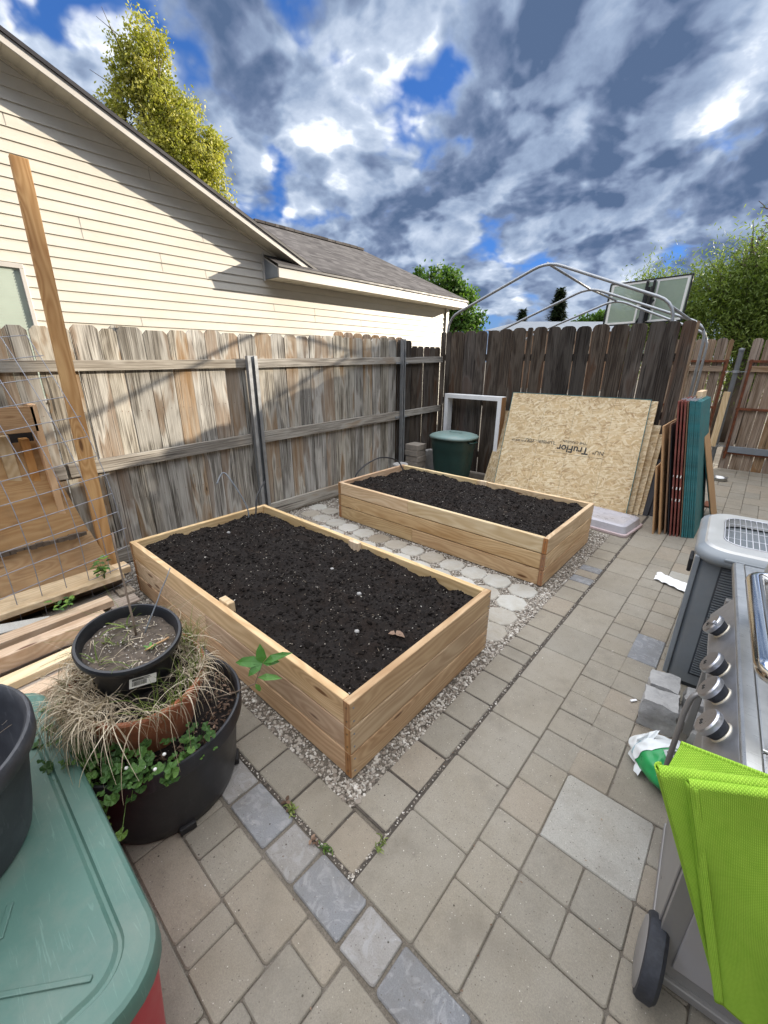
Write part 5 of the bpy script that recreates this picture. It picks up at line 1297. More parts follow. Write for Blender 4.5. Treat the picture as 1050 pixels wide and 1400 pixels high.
# dry grass spilling between the small pot and the terracotta rim
dg = MB(); gg = random.Random(31)
for i in range(150):
    a = gg.uniform(0, 2*PI) if i % 3 else gg.uniform(2.4, 5.6); r0 = gg.uniform(.12,.232); c = TM @ Vector((r0*math.cos(a), r0*math.sin(a), .268+(.022 if r0 > .2 else 0)))
    # long straws mostly curl outward and down over the rim
    side = 1.7 if math.sin(a-.4) < -.2 or math.cos(a) < -.3 else 1.0
    n_ = int(11*side)
    if -.75 < (a+PI) % (2*PI)-PI < .75: n_ = 4
    for k in range(n_):
        b = a+gg.gauss(0, .9); d = Vector((math.cos(b), math.sin(b), gg.uniform(.1, 1.6))).normalized(); l = gg.uniform(.05,.20) if gg.random() < .85 else gg.uniform(.2,.28); p = Vector(c)+Vector((gg.uniform(-.01,.01), gg.uniform(-.01,.01), gg.uniform(0,.02))); wv = gg.uniform(.0008,.0026)
        s_ = Vector((-math.sin(b), math.cos(b), gg.uniform(-.3,.3))).normalized(); V = []; seg = 8; curl = gg.uniform(.12,.85); yaw = gg.gauss(0,.25)
        for q in range(seg+1):
            V.append(p+s_*wv*(1-q/seg*.7)); V.append(p-s_*wv*(1-q/seg*.7)); p = p+d*l/seg
            d = Matrix.Rotation(yaw, 3, 'Z') @ d; d = (d+Vector((0,0,-curl))).normalized()
        dg.add(V, [(2*q, 2*q+1, 2*q+3, 2*q+2) for q in range(seg)], None, gg.random())
tag(build(dg, 'dry_grass', M['grass_dry']), 'dead straw coloured grass curling over the terracotta rim', 'grass', kind='stuff')
gn = MB()
for i in range(40):
    a = gg.uniform(-.4, 2.0); r0 = gg.uniform(.17,.23); c = TM @ Vector((r0*math.cos(a), r0*math.sin(a), .265)); blades(gn, c, 5, .15, .0017, .012, i+50, .45, 1.6, .6)
for i in range(10):
    a = gg.uniform(2.6, 3.9); r0 = gg.uniform(.18,.24); c = TM @ Vector((r0*math.cos(a), r0*math.sin(a), .265)); blades(gn, c, 4, .26, .0017, .012, i+90, .35, .9, 1.2)
tag(build(gn, 'green_grass', M['grass_green']), 'yellow green grass tufts rising from the terracotta pot', 'grass', kind='stuff')
# mallow and creeping plants over the near-left rim of the big pot
def mallow_leaf(mb, p, nrm, R0, rnd):
    n_ = Vector(nrm).normalized(); u = n_.orthogonal().normalized(); v = n_.cross(u); N = 20; V = [Vector(p)]; ph = random.random()*6
    for k in range(N+1):
        a = -2.75+5.5*k/N; rr = R0*(.86+.14*abs(math.cos(a*2.6)))*(1 if k % 2 else .95); V.append(Vector(p)+u*math.cos(a+ph)*rr+v*math.sin(a+ph)*rr+n_*R0*.13*math.cos(a*5)+n_*R0*.10)
    mb.add(V, [(0, k+1, k+2) for k in range(N)], None, rnd)
ml = thing('mallow_plant', (-.50,-.80,.36), 'mallow plant with round scalloped leaves hanging over the near rim of the big black pot', 'plant')
lv = MB(); st = MB(); g2 = random.Random(77)
def stem_to(root, tip, r=.0012):
    mid = (Vector(root)+Vector(tip))/2+Vector((0,0,.02)); st.tube([root, mid, tip], r, 5)
big = [((-.36,-.82,.36),.030,.95),((-.31,-.80,.31),.026,.8),((-.245,-.77,.30),.020,.75),((-.52,-.90,.37),.030,.9),((-.42,-.84,.40),.026,.7),((-.23,-.60,.42),.024,.7),((-.26,-.63,.44),.022,.5),((-.57,-.93,.32),.024,.7),((-.38,-.74,.43),.022,.6),((-.28,-.69,.42),.020,.55),((-.60,-.96,.40),.018,.8)]
for p, R0, rn in big:
    a = math.atan2(p[1]-PC[1], p[0]-PC[0]); stem_to((PC[0]+.27*math.cos(a), PC[1]+.27*math.sin(a), .36), p); mallow_leaf(lv, p, (.35+g2.uniform(-.2,.3), -.25+g2.uniform(-.2,.2), 1), R0, rn)
for i in range(420):
    a = g2.uniform(-2.9, -.35) if i < 390 else g2.uniform(-.3, .3); r0 = g2.uniform(.24,.40); p = (PC[0]+r0*math.cos(a), PC[1]+r0*math.sin(a), .36+g2.uniform(0,.11)*(1.3-abs(r0-.3)*4))
    if i % 2 == 0: stem_to((PC[0]+.27*math.cos(a), PC[1]+.27*math.sin(a), .35), p, .0009)
    mallow_leaf(lv, p, (g2.uniform(-.4,.6), g2.uniform(-.7,.2), 1), g2.uniform(.008,.024), g2.uniform(0,.7))
build(st, 'stems', M['leaf_mallow'], ml); build(lv, 'leaves', M['leaf_mallow'], ml)
cp = thing('creeping_plant', (-.75,-.75,.38), 'thin trailing stems with small leaves over the left rim of the big pot', 'plant')
st = MB(); lv = MB()
for i in range(70):
    a = g2.uniform(-3.6, -1.3); p = Vector((PC[0]+.27*math.cos(a), PC[1]+.27*math.sin(a), .37)); d = Vector((math.cos(a+g2.gauss(0,.5)), math.sin(a+g2.gauss(0,.5)), g2.uniform(.2,1.0))).normalized(); P = [p.copy()]
    for k in range(7):
        p = p+d*g2.uniform(.012,.03); d = (d+Vector((g2.uniform(-.4,.4), g2.uniform(-.4,.4), -.28))).normalized(); P.append(p.copy())
        for s in (-1, 1): lv.leaf(p, (d.x*.4-d.y*s, d.y*.4+d.x*s, .35), (0,0,1), g2.uniform(.012,.028), g2.uniform(.008,.014), rnd=g2.uniform(0,.7))
    st.tube(P, .0010, 5)
build(st, 'stems', M['leaf_mallow'], cp); build(lv, 'leaves', M['leaf_mallow'], cp)
fl_ = MB()
for (x, y, z) in ((-.27,-.60,.47),(-.25,-.64,.455),(-.29,-.66,.45),(-.31,-.665,.445),(-.33,-.70,.45),(-.43,-.77,.44),(-.30,-.68,.44)):
    fl_.lathe([(.0,-.004),(.005,-.002),(.0065,.002),(.003,.006),(.0,.007)], (x, y, z), 8)
build(fl_, 'flowers', M['flower'], ml, smooth=True)
# leafy sprig on the right rim
sg = thing('leafy_sprig', (-.40,-.28,.37), 'bright green leafy sprig leaning out over the right rim of the big black pot', 'plant')
st = MB(); b0 = Vector((-.50,-.32,.36)); b1 = Vector((-.36,-.20,.44)); b2 = Vector((-.345,-.165,.53)); st.tube([b0, b0.lerp(b1,.5)+Vector((0,0,-.01)), b1, b2], [.003,.003,.0026,.0016], 7); build(st, 'stem', M['twig'], sg)
lv = MB(); rt = Vector((.75,.66,0)); 
for (q, d, L, W, rn) in ((b2, -rt*.9+Vector((0,0,.12)), .115, .05, .3), (b2, Vector((0,0,1))-rt*.05, .085, .045, .5), (b2, rt+Vector((0,0,.55)), .13, .035, .4), (b2, rt*.45+Vector((0,0,.1)), .07, .035, .35), (b1.lerp(b2,.3), rt+Vector((0,0,.05)), .10, .03, .95), (b1, rt*.4+Vector((0,0,-.8)), .05, .02, .9), (b2, -rt*.3+Vector((.2,-.2,-.1)), .07, .04, .2)):
    for k in range(1): lv.leaf(q, d, (.35,-.35,.9), L, W, rnd=rn, bend=.22)
build(lv, 'leaves', M['leaf_ash'], sg)
# ------------------------------------------------------------------ evaporative cooler
ck = thing('portable_cooler', (1.22, 1.95, 0), 'grey portable cooler with louvred side and wire grille top standing right of the patio', 'cooler')
CM = Matrix.Translation((.895, 1.62, 0)) @ Matrix.Rotation(R_(3), 4, 'Z')
def cbox(mb, x0, x1, y0, y1, z0, z1, **k): mb.box(x0, x1, y0, y1, z0, z1, CM, **k)
mb = MB(); loft(mb, [(rrect(0,.66,0,.62,.05,6), .03), (rrect(.0,.66,0,.62,.05,6), .79)], M_=CM); build(mb, 'body', M['cooler_side'], ck, smooth=True, ang=40)
mb = MB(); cbox(mb, .01,.65,.01,.61,0,.05); build(mb, 'base', M['cooler_dark'], ck, bev=.005)
mb = MB()
for k in range(46):
    z = .10+k*.0145
    if z < .755: mb.add([tuple(CM @ Vector(p)) for p in ((.108,-.004,z),(.60,-.004,z),(.60,.010,z+.008),(.108,.010,z+.008),(.108,-.004,z+.003),(.60,-.004,z+.003))], [(0,1,2,3),(0,4,5,1)])
for k in range(44):
    z = .105+k*.0145
    mb.box(.108,.60,-.010,.002,z,z+.0052, CM)
build(mb, 'louvre_grille', M['cooler_side'], ck)
mb = MB(); cbox(mb, .10,.61,-.0015,.001,.09,.765); build(mb, 'louvre_backing', M['cooler_dark'], ck)
mb = MB(); mb.box(-.012,.012,-.006,.02,.05,.78, CM); build(mb, 'corner_trim', M['cooler_rim'], ck, bev=.004)
# top: bulging rim, white deck, oval opening with wire grille
def crr(x0,x1,y0,y1,r): return rrect(x0,x1,y0,y1,r,8)
mb = MB(); loft(mb, [(crr(-.005,.70,-.015,.66,.10), .755), (crr(-.02,.72,-.05,.70,.12), .775), (crr(-.022,.722,-.058,.705,.13), .80), (crr(-.012,.71,-.045,.695,.13), .822), (crr(.012,.69,-.012,.67,.12), .832)], cap=False, M_=CM); build(mb, 'rim', M['cooler_rim'], ck, smooth=True, ang=50)
outer = crr(.012,.69,-.012,.67,.12); inner = crr(.085,.62,.075,.585,.10)
mb = MB(); n = len(outer); V = [(x, y, .832) for x, y in outer]+[(x, y, .842) for x, y in crr(.02,.682,-.002,.66,.12)]+[(x, y, .846) for x, y in inner]+[(x, y, .80) for x, y in crr(.095,.61,.085,.575,.095)]
F = [(i*n+k, i*n+(k+1) % n, (i+1)*n+(k+1) % n, (i+1)*n+k) for i in range(3) for k in range(n)]
mb.add([tuple(CM @ Vector(p)) for p in V], F); build(mb, 'deck', M['deck_silver'], ck, smooth=True, ang=35)
mb = MB(); mb.add([tuple(CM @ Vector((x, y, .66))) for x, y in crr(.08,.63,.07,.60,.1)], [tuple(range(n))]); 
mb.box(.10,.30,.12,.22,.70,.76, CM); mb.box(.32,.60,.10,.3,.70,.74, CM); build(mb, 'well', M['black'], ck)
mb = MB()
for (x, y, a, L) in ((.16,.16,.5,.1),(.22,.45,.1,.16),(.40,.20,.3,.2),(.45,.46,-.2,.16)): mb.box(-L/2,L/2,-.03,.03,0,.014, CM @ rotM((x,y,.762), z=a))
build(mb, 'inner_parts', M['white_plastic'], ck, bev=.005)
wg = MB()
def wi(x0, x1):
    return
for k in range(21):
    x = .105+k*.0245
    # clip to the rounded opening
    e = min(x-.085, .62-x); y0 = .075+(.10-math.sqrt(max(0, .01-(.10-e)**2)) if e < .10 else 0); y1 = .66-y0
    wg.tube([tuple(CM @ Vector((x, y0+.003, .838))), tuple(CM @ Vector((x, y0+.015, .850))), tuple(CM @ Vector((x, (y0+y1)/2, .856))), tuple(CM @ Vector((x, y1-.015, .850))), tuple(CM @ Vector((x, y1-.003, .838)))], .0019, 6)
for k in range(3):
    y = .20+k*.13; e = min(y-.075, .585-y); x0 = .085+(.10-math.sqrt(max(0, .01-(.10-e)**2)) if e < .10 else 0); x1 = .705-x0
    wg.tube([tuple(CM @ Vector((x0, y, .842))), tuple(CM @ Vector(((x0+x1)/2, y, .851))), tuple(CM @ Vector((x1, y, .842)))], .0016, 6)
ring = [tuple(CM @ Vector((x, y, .847))) for x, y in crr(.09,.615,.08,.58,.097)]; wg.tube(ring+[ring[0]], .0028, 6)
build(wg, 'wire_grille', M['wire_white'], ck, smooth=True)
mb = MB(); mb.box(.10,.34,-.062,-.045,.802,.816, CM); build(mb, 'front_ledge', M['cooler_rim'], ck, bev=.005)
mb = MB(); mb.box(-.030,-.010,.20,.34,.60,.68, CM); build(mb, 'side_handle', M['black'], ck, bev=.006)
# ------------------------------------------------------------------ grill
U_ = Vector((-.068,.998,0)).normalized(); V_ = Vector((.998,.068,0)).normalized(); G0 = Vector((1.112,.083,0))
GM = Matrix(((V_.x,U_.x,0,G0.x),(V_.y,U_.y,0,G0.y),(0,0,1,0),(0,0,0,1)))     # local x = depth (to the back), y = along the front
gr_ = thing('gas_grill', tuple(G0), 'stainless steel gas grill with four silver capped knobs and tubular lid handle', 'grill')
def gbox(mb, x0, x1, y0, y1, z0, z1, **k): mb.box(x0, x1, y0, y1, z0, z1, GM, **k)
def gpoly(mb, prof, y0, y1):
    n = len(prof); V = [tuple(GM @ Vector((x, y, z))) for y in (y0, y1) for x, z in prof]
    mb.add(V, [tuple(range(n)), tuple(reversed(range(n, 2*n)))]+[(i, i+n, (i+1) % n+n, (i+1) % n) for i in range(n)])
# sloping control panel
mb = MB(); gpoly(mb, [(.0,.893),(-.052,.80),(-.050,.765),(-.03,.762),(.04,.78),(.04,.893)], -.02, .90); build(mb, 'control_panel', M['steel_panel'], gr_, bev=.006)
mb = MB(); gpoly(mb, [(-.002,.897),(-.002,.872),(.035,.872),(.035,.903),(.006,.903)], .0, 1.24); build(mb, 'front_rail', M['steel_top'], gr_, bev=.003)
mb = MB(); gbox(mb, .036,.50,.105,1.24,.80,.900); build(mb, 'counter', M['steel_top'], gr_, bev=.004)
mb = MB(); gbox(mb, .036,.50,.008,.100,.862,.899); build(mb, 'side_shelf', M['steel_top'], gr_, bev=.005)
mb = MB(); gpoly(mb, [(.085,.901),(.075,.93),(.085,1.05),(.13,1.14),(.22,1.18),(.48,1.17),(.50,.901)], .14, 1.08); build(mb, 'lid', M['steel_top'], gr_, bev=.012)
mb = MB(); P = [(.10,.90,1.0),(.03,.885,1.0),(.010,.84,1.0),(.010,.55,1.0),(.010,.27,1.0),(.03,.225,1.0),(.10,.21,1.0)]
mb.tube([tuple(GM @ p) for p in smooth_path([(.12,.82,1.02),(.022,.82,1.02),(.022,.215,1.02),(.12,.215,1.02)], .05)], .025, 24); build(mb, 'lid_handle', M['chrome'], gr_, smooth=True)
# knobs stand square to the slope
pn = Vector((-.093,0,.052)).normalized(); px_ = Vector((0,1,0)); py_ = pn.cross(px_)
def knobM(y): p = Vector((-.022, y, .845)); return GM @ Matrix(((px_.x,py_.x,pn.x,p.x),(px_.y,py_.y,pn.y,p.y),(px_.z,py_.z,pn.z,p.z),(0,0,0,1)))
for i, y in enumerate((.70,.455,.325,.175)):
    K = knobM(y)
    mb = MB(); mb.lathe([(.0,-.004),(.029,-.004),(.031,.0),(.031,.006),(.029,.008),(.0,.008)], (0,0,0), 32, M=K); kb = build(mb, 'knob', M['cream_ring'], gr_, smooth=True, ang=35)
    mb = MB(); mb.lathe([(.027,.008),(.033,.027),(.034,.0295)], (0,0,0), 32, M=K); build(mb, 'skirt', M['rubber'], kb, smooth=True)
    mb = MB(); mb.lathe([(.034,.0295),(.037,.030),(.038,.032),(.0375,.042),(.034,.046),(.0,.0465)], (0,0,0), 36, M=K); build(mb, 'cap', M['steel_knob'], kb, smooth=True, ang=35)
    mb = MB(); mb.box(-.006,.006,-.006,.041,.045,.055, K @ Matrix.Rotation([-1.0,0,0,0][i]+PI, 4, 'Z')) if i == 0 else None
    if i == 0: build(mb, 'pointer', M['steel_knob'], kb, bev=.002)
    mb = MB()
    for (a, b) in ((-.008,.0),(-.003,.004),(.002,-.003),(.007,.002)): mb.box(a, a+.0028, .008+b*.5, .017+b*.3, .0464, .0470, K)
    build(mb, 'printed_mark', M['ink'], kb)
# printed lines on the panel near the shelf
mb = MB(); PM = knobM(.06)
for k, (a, L) in enumerate(((-.010,.05),(-.002,.045),(.010,.05),(.018,.04),(.030,.045))): mb.box(-L/2, L/2, a, a+.0012, -.0026, -.0018, PM)
build(mb, 'printed_lines', M['slate'], gr_)
# cart below
mb = MB(); gbox(mb, -.018,.45,.075,.55,.05,.74); mb.box(-.019,.0,.30,.302,.1,.7,GM); build(mb, 'cabinet', M['grill_grey'], gr_, bev=.006)
mb = MB(); gbox(mb, .03,.42,.068,.074,.10,.70); build(mb, 'side_panel', M['grill_side'], gr_, bev=.003)
mb = MB(); gbox(mb, -.024,-.018,.10,.53,.16,.70); build(mb, 'door', M['grill_grey'], gr_, bev=.003)
mb = MB(); gbox(mb, -.022,.46,.06,.57,.02,.05); build(mb, 'bottom_shelf', M['grill_grey'], gr_, bev=.004)
mb = MB(); gbox(mb, .30,.45,.55,1.15,.05,.80); gbox(mb, .0,.03,1.10,1.13,.05,.78); build(mb, 'rear_panel', M['grill_grey'], gr_, bev=.004)
mb = MB(); mb.tube([tuple(GM @ p) for p in smooth_path([(-.01,.53,.70),(-.066,.505,.70),(-.075,.50,.62),(-.075,.50,.30)], .03)], .0085, 14); build(mb, 'door_handle', M['grill_grey'], gr_, smooth=True)
for i, y in enumerate((.055,)):
    WM = GM @ Matrix.Translation((-.045, y, .108)) @ Matrix.Rotation(-PI/2, 4, 'Y')
    mb = MB(); mb.lathe([(.060,-.050),(.095,-.050),(.106,-.040),(.107,-.010),(.102,-.002),(.090,.0)], (0,0,0), 40, M=WM); wh = build(mb, 'wheel', M['rubber'], gr_, smooth=True, ang=40)
    mb = MB(); mb.lathe([(.090,.0),(.086,.004),(.05,.010),(.02,.012),(.0,.012)], (0,0,0), 40, M=WM); build(mb, 'hub', M['grill_grey'], wh, smooth=True)
# ------------------------------------------------------------------ lime towel over the shelf end
def tstrip(mb, top, bot, nu, nv, wu=120, wv=95, bulge=.012, ph=0, fold=.0):
    """cloth between two poly-lines top/bot (lists of points), with gentle folds"""
    def ip(P, u): 
        k = min(int(u*(len(P)-1)), len(P)-2); t = u*(len(P)-1)-k; return Vector(P[k]).lerp(Vector(P[k+1]), t)
    V = []; lc = []
    W = sum((Vector(top[i+1])-Vector(top[i])).length for i in range(len(top)-1)); Hh = (Vector(top[0])-Vector(bot[0])).length
    for j in range(nv+1):
        for i in range(nu+1):
            u, v = i/nu, j/nv; p = ip(top, u).lerp(ip(bot, u), v); s = math.sin(u*9+ph+v*2.2)*bulge*(.3+v)+noise.noise((u*3, v*3, ph))*bulge*.7
            p += Vector((.35,-.9,.1))*s+Vector((0,0,1))*0; V.append(p); lc.append((u*W*wu*1.9, v*Hh*wv*1.9, ph))
    mb.add(V, [(j*(nu+1)+i, j*(nu+1)+i+1, (j+1)*(nu+1)+i+1, (j+1)*(nu+1)+i) for j in range(nv) for i in range(nu)], lc, .5)
tw = thing('towel', (1.15, -.02, .9), 'lime green woven towel folded over the end of the grill shelf', 'towel')
def lay(A, B, C, D, name, ph, bulge=.008, ret=True, r=.010):
    """A top-left, B top-right, C bottom-right, D bottom-left; rolls back over the top"""
    mb = MB(); A, B, C, D = map(Vector, (A, B, C, D)); n_ = (B-A).cross(D-A).normalized()
    if n_.y > 0: n_ = -n_
    nu, nv = 60, 70; V = []; lc = []
    path = [(-.10, 1), (-.05, .99), (-.02, .9)]
    for j in range(nv+9):
        for i in range(nu+1):
            u = i/nu
            if j < 8:   # fold over the top then back side
                th = PI*(1-j/8); base = A.lerp(B, u); p = base+n_*(math.cos(th)*r-r)+Vector((0,0,math.sin(th)*r)); v = -(8-j)*.004
            else:
                v = (j-8)/nv; p = A.lerp(B, u).lerp(D.lerp(C, u), v)
                s = (math.sin(u*7+ph+v*1.7)*.6+noise.noise((u*2.4, v*2.1, ph))*1.2)*bulge*min(1, v*5+.15); p += n_*s
            V.append(p); lc.append((u*(B-A).length*300, v*(D-A).length*260, ph))
    mb.add(V, [(j*(nu+1)+i, j*(nu+1)+i+1, (j+1)*(nu+1)+i+1, (j+1)*(nu+1)+i) for j in range(nv+8) for i in range(nu)], lc, .5)
    o = build(mb, name, M['towel'], tw, smooth=True); s = o.modifiers.new('thick', 'SOLIDIFY'); s.thickness = .0035; s.offset = 0; return o
# contour points worked out in metres
lay((.978,-.100,.962),(1.30,.082,.985),(1.36,.11,.30),(1.19,.02,.36), 'back_layer', 1.0, .012)
lay((1.026,-.088,.958),(1.32,.070,.985),(1.40,.11,.22),(1.20,.00,.335), 'front_layer', 3.3, .018)
lay((1.00,.055,.925),(1.36,.09,.945),(1.36,.04,.86),(.985,-.01,.87), 'top_layer', 5.0, .004)
# open loops at the folded left edge
mb = MB()
def loop_edge(A, D, w, off):
    A, D = Vector(A), Vector(D); ax = Vector((.87,.49,0)); nn = Vector((.49,-.87,0)); nv = 50; K = 14; V = []; lc = []
    for j in range(nv+1):
        v = j/nv; c = A.lerp(D, v); ww = w*(1-v)**1.3*.9+.0025
        for k in range(K+1):
            th = -PI*.55+PI*1.1*k/K; V.append(c+ax*(.012-.014*math.cos(th))+nn*(math.sin(th)*ww-ww*.9)); lc.append((k*1.0, v*160, 7))
    mb.add(V, [(j*(K+1)+k, j*(K+1)+k+1, (j+1)*(K+1)+k+1, (j+1)*(K+1)+k) for j in range(nv) for k in range(K)], lc, .5)
loop_edge((.978,-.100,.966),(1.19,.02,.36), .014, 0); loop_edge((1.026,-.088,.962),(1.20,.0,.335), .014, 0)
o = build(mb, 'folded_edge', M['towel'], tw, smooth=True); s = o.modifiers.new('thick', 'SOLIDIFY'); s.thickness = .003; s.offset = 0
# ------------------------------------------------------------------ retaining-wall blocks by the grill
def rough_block(name, pts, z0, z1, Mx, label, seed, amp=.011, mat='concrete'):
    """rough-split block: outline prism subdivided and roughened"""
    mb = MB(); n = len(pts); layers = 9; N = 8; V = []; P = []
    for i in range(n):
        a = Vector((*pts[i],0)); b = Vector((*pts[(i+1) % n],0))
        for k in range(N): P.append(a.lerp(b, k/N))
    m = len(P); cx_ = sum((p for p in P), Vector())/m
    for j in range(layers+1):
        f = j/layers; sh = 1-.05*(max(0, f-.85)/.15)**2-.03*(max(0, .1-f)/.1)
        for p in P: q = cx_+(p-cx_)*sh; V.append(Vector((q.x, q.y, z0+(z1-z0)*f)))
    top = []
    for r_ in (.8,.55,.3):
        for p in P: q = cx_+(p-cx_)*r_; V.append(Vector((q.x, q.y, z1)))
    V.append(Vector((cx_.x, cx_.y, z1)))
    F = []
    R2 = layers+3
    for j in range(R2):
        for k in range(m): a = j*m+k; b = j*m+(k+1) % m; F.append((a, b, b+m, a+m))
    c = len(V)-1
    for k in range(m): F.append((R2*m+k, R2*m+(k+1) % m, c))
    V = [v+noise.noise_vector(v*14+Vector((seed,0,0)))*amp+noise.noise_vector(v*50+Vector((seed,0,0)))*amp*.5 for v in V]
    mb.add([tuple(Mx @ v) for v in V], F); o = build(mb, name, M[mat], smooth=True, ang=50); return tag(o, label, 'block', 'grey concrete blocks by the grill')
ell = [(0,0),(.30,0),(.30,.09),(.20,.09),(.20,.20),(.30,.20),(.30,.29),(0,.29)]
A_ = Matrix.Translation((.865,1.16,0)) @ Matrix.Rotation(R_(4), 4, 'Z')
def blk(x0, x1, y0, y1, z1, label, seed, Mx=A_, z0=0): return rough_block('concrete_block', [(x0,y0),(x1,y0),(x1,y1),(x0,y1)], z0, z1, Mx, label, seed)
blk(-.01,.14,.00,.135,.155, 'rough grey block nearest to the plastic bag', 1)
blk(.0,.13,.155,.30,.15, 'rough grey block second in the row, toward the cooler', 2)
blk(.16,.32,.20,.33,.10, 'low notched grey block close to the louvred cooler', 3)
blk(.20,.36,-.02,.16,.09, 'low grey block under the edge of the grill', 4)
blk(.13,.20,.10,.22,.045, 'flat dirty block between the four larger grey ones', 5)
# ------------------------------------------------------------------ plastic bag of soil
bg = thing('plastic_bag', (1.0, .92, 0), 'crumpled white and green plastic soil bag lying between the blocks and the grill', 'bag')
def bagfn(u, v, part):
    a = 2*PI*u; ph = PI*(v-.5)
    r = .115*(1+.10*math.sin(3*a)+.08*noise.noise((math.cos(a)*2, math.sin(a)*2, v*3)))
    x = 1.005+r*1.12*math.cos(a)*math.cos(ph); y = .925+r*1.05*math.sin(a)*math.cos(ph); z = .075+.085*math.sin(ph)
    q = noise.noise_vector((x*9, y*9, z*9))*.022+noise.noise_vector((x*26, y*26, z*26))*.009
    return (x+q.x, y+q.y, max(.002, z+q.z))
def patch(name, mat, u0, u1, v0, v1, off):
    mb = MB(); nu, nv = int(90*(u1-u0))+4, int(60*(v1-v0))+4
    V = []
    c = Vector((1.005,.925,.06))
    for j in range(nv+1):
        for i in range(nu+1): p = Vector(bagfn(u0+(u1-u0)*i/nu, v0+(v1-v0)*j/nv, 0)); V.append(p+(p-c).normalized()*off)
    mb.add(V, [(j*(nu+1)+i, j*(nu+1)+i+1, (j+1)*(nu+1)+i+1, (j+1)*(nu+1)+i) for j in range(nv) for i in range(nu)]); return build(mb, name, M[mat], bg, smooth=True)
patch('body', 'bag_green', 0, 1, 0, 1, 0)
patch('white_flap', 'bag_white', .30, .60, .35, .98, .003)
patch('white_crown', 'bag_white', .05, .45, .62, .99, .003)
# loose flap reaching left
mb = MB()
def flap(u, v):
    p = Vector((.905,.93,.15)).lerp(Vector((.96,1.00,.17)), u).lerp(Vector((.880,.90,.03)).lerp(Vector((.935,.83,.02)), u), v); q = noise.noise_vector((u*3, v*3, 2))*.018; return p+q+Vector((0,0,.03*math.sin(v*PI)))
mb.grid(flap, 24, 24); build(mb, 'loose_flap', M['bag_white'], bg, smooth=True)
mb = MB(); mb.grid(lambda u, v: flap(.12+.75*u, .35+.5*v)+Vector((-.001,-.003,.004)), 16, 16); build(mb, 'pale_print', M['bag_blue'], bg, smooth=True)
def bag_text(s, size, p, d, up, mat):
    p = Vector(p); d = Vector(d).normalized(); n_ = d.cross(Vector(up)).normalized(); u = n_.cross(d)
    text_on('lettering', s, size, M[mat], bg, Matrix(((d.x,u.x,n_.x,p.x),(d.y,u.y,n_.y,p.y),(d.z,u.z,n_.z,p.z),(0,0,0,1))), bold=True)
def label_card(c, w_, h_, d, up, mat):
    c = Vector(c); d = Vector(d).normalized(); n_ = d.cross(Vector(up)).normalized(); u = n_.cross(d); mb = MB()
    mb.add([c-d*w_-u*h_-n_*.001, c+d*w_-u*h_-n_*.001, c+d*w_+u*h_-n_*.001, c-d*w_+u*h_-n_*.001, c-d*w_-u*h_-n_*.004, c+d*w_-u*h_-n_*.004, c+d*w_+u*h_-n_*.004, c-d*w_+u*h_-n_*.004], [(0,1,2,3),(7,6,5,4),(0,4,5,1),(1,5,6,2),(2,6,7,3),(3,7,4,0)]); build(mb, 'printed_label', M[mat], bg)
dd = (.75,.66,0); up_ = (-.35,.35,.85)
label_card((1.010,.815,.125), .034, .018, dd, up_, 'bag_white'); bag_text('STEER', .019, (1.003,.812,.133), dd, up_, 'ink'); bag_text('2', .024, (1.022,.826,.112), dd, up_, 'ink')
label_card((1.02,.885,.172), .034, .014, dd, (-.6,.6,.5), 'bag_white'); bag_text('STORE', .017, (1.02,.885,.173), dd, (-.6,.6,.5), 'ink')
HOLES = [((-0.499, 0.734, 0.462), 0.050, -0.050), ((-0.405, 0.81, 0.424), 0.060, -0.070), ((-0.479, 0.809, 0.342), 0.060, -0.100), ((-0.538, 0.754, 0.377), 0.200, 0.100), ((-0.414, 0.875, 0.25), 0.250, 0.100), ((-0.159, 0.913, 0.377), 0.050, -0.090), ((-0.661, 0.577, 0.479), 0.070, -0.090), ((-0.765, 0.562, 0.315), 0.060, -0.070), ((-0.871, 0.243, 0.427), 0.120, -0.060), ((-0.736, 0.519, 0.433), 0.220, 0.100), ((-0.253, 0.906, 0.339), 0.250, 0.100), ((-0.282, 0.836, 0.47), 0.220, 0.080), ((-0.581, 0.725, 0.37), 0.140, 0.060)]
GLOWS = [((-0.54, 0.72, 0.436), 0.080, 0.500), ((-0.426, 0.789, 0.443), 0.060, 0.450), ((-0.181, 0.914, 0.363), 0.050, 0.550), ((-0.113, 0.942, 0.317), 0.050, 0.450), ((-0.125, 0.892, 0.435), 0.070, 0.350), ((-0.509, 0.799, 0.319), 0.050, 0.350), ((-0.711, 0.613, 0.343), 0.110, 0.400), ((-0.34, 0.932, 0.123), 0.130, 0.350), ((-0.803, 0.492, 0.337), 0.090, 0.250), ((-0.801, 0.382, 0.46), 0.120, 0.200), ((-0.74, 0.509, 0.44), 0.200, -0.400), ((-0.272, 0.906, 0.324), 0.280, -0.400), ((-0.309, 0.82, 0.481), 0.160, -0.400), ((-0.581, 0.725, 0.37), 0.120, -0.200)]
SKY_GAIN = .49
EXPO = 1.15
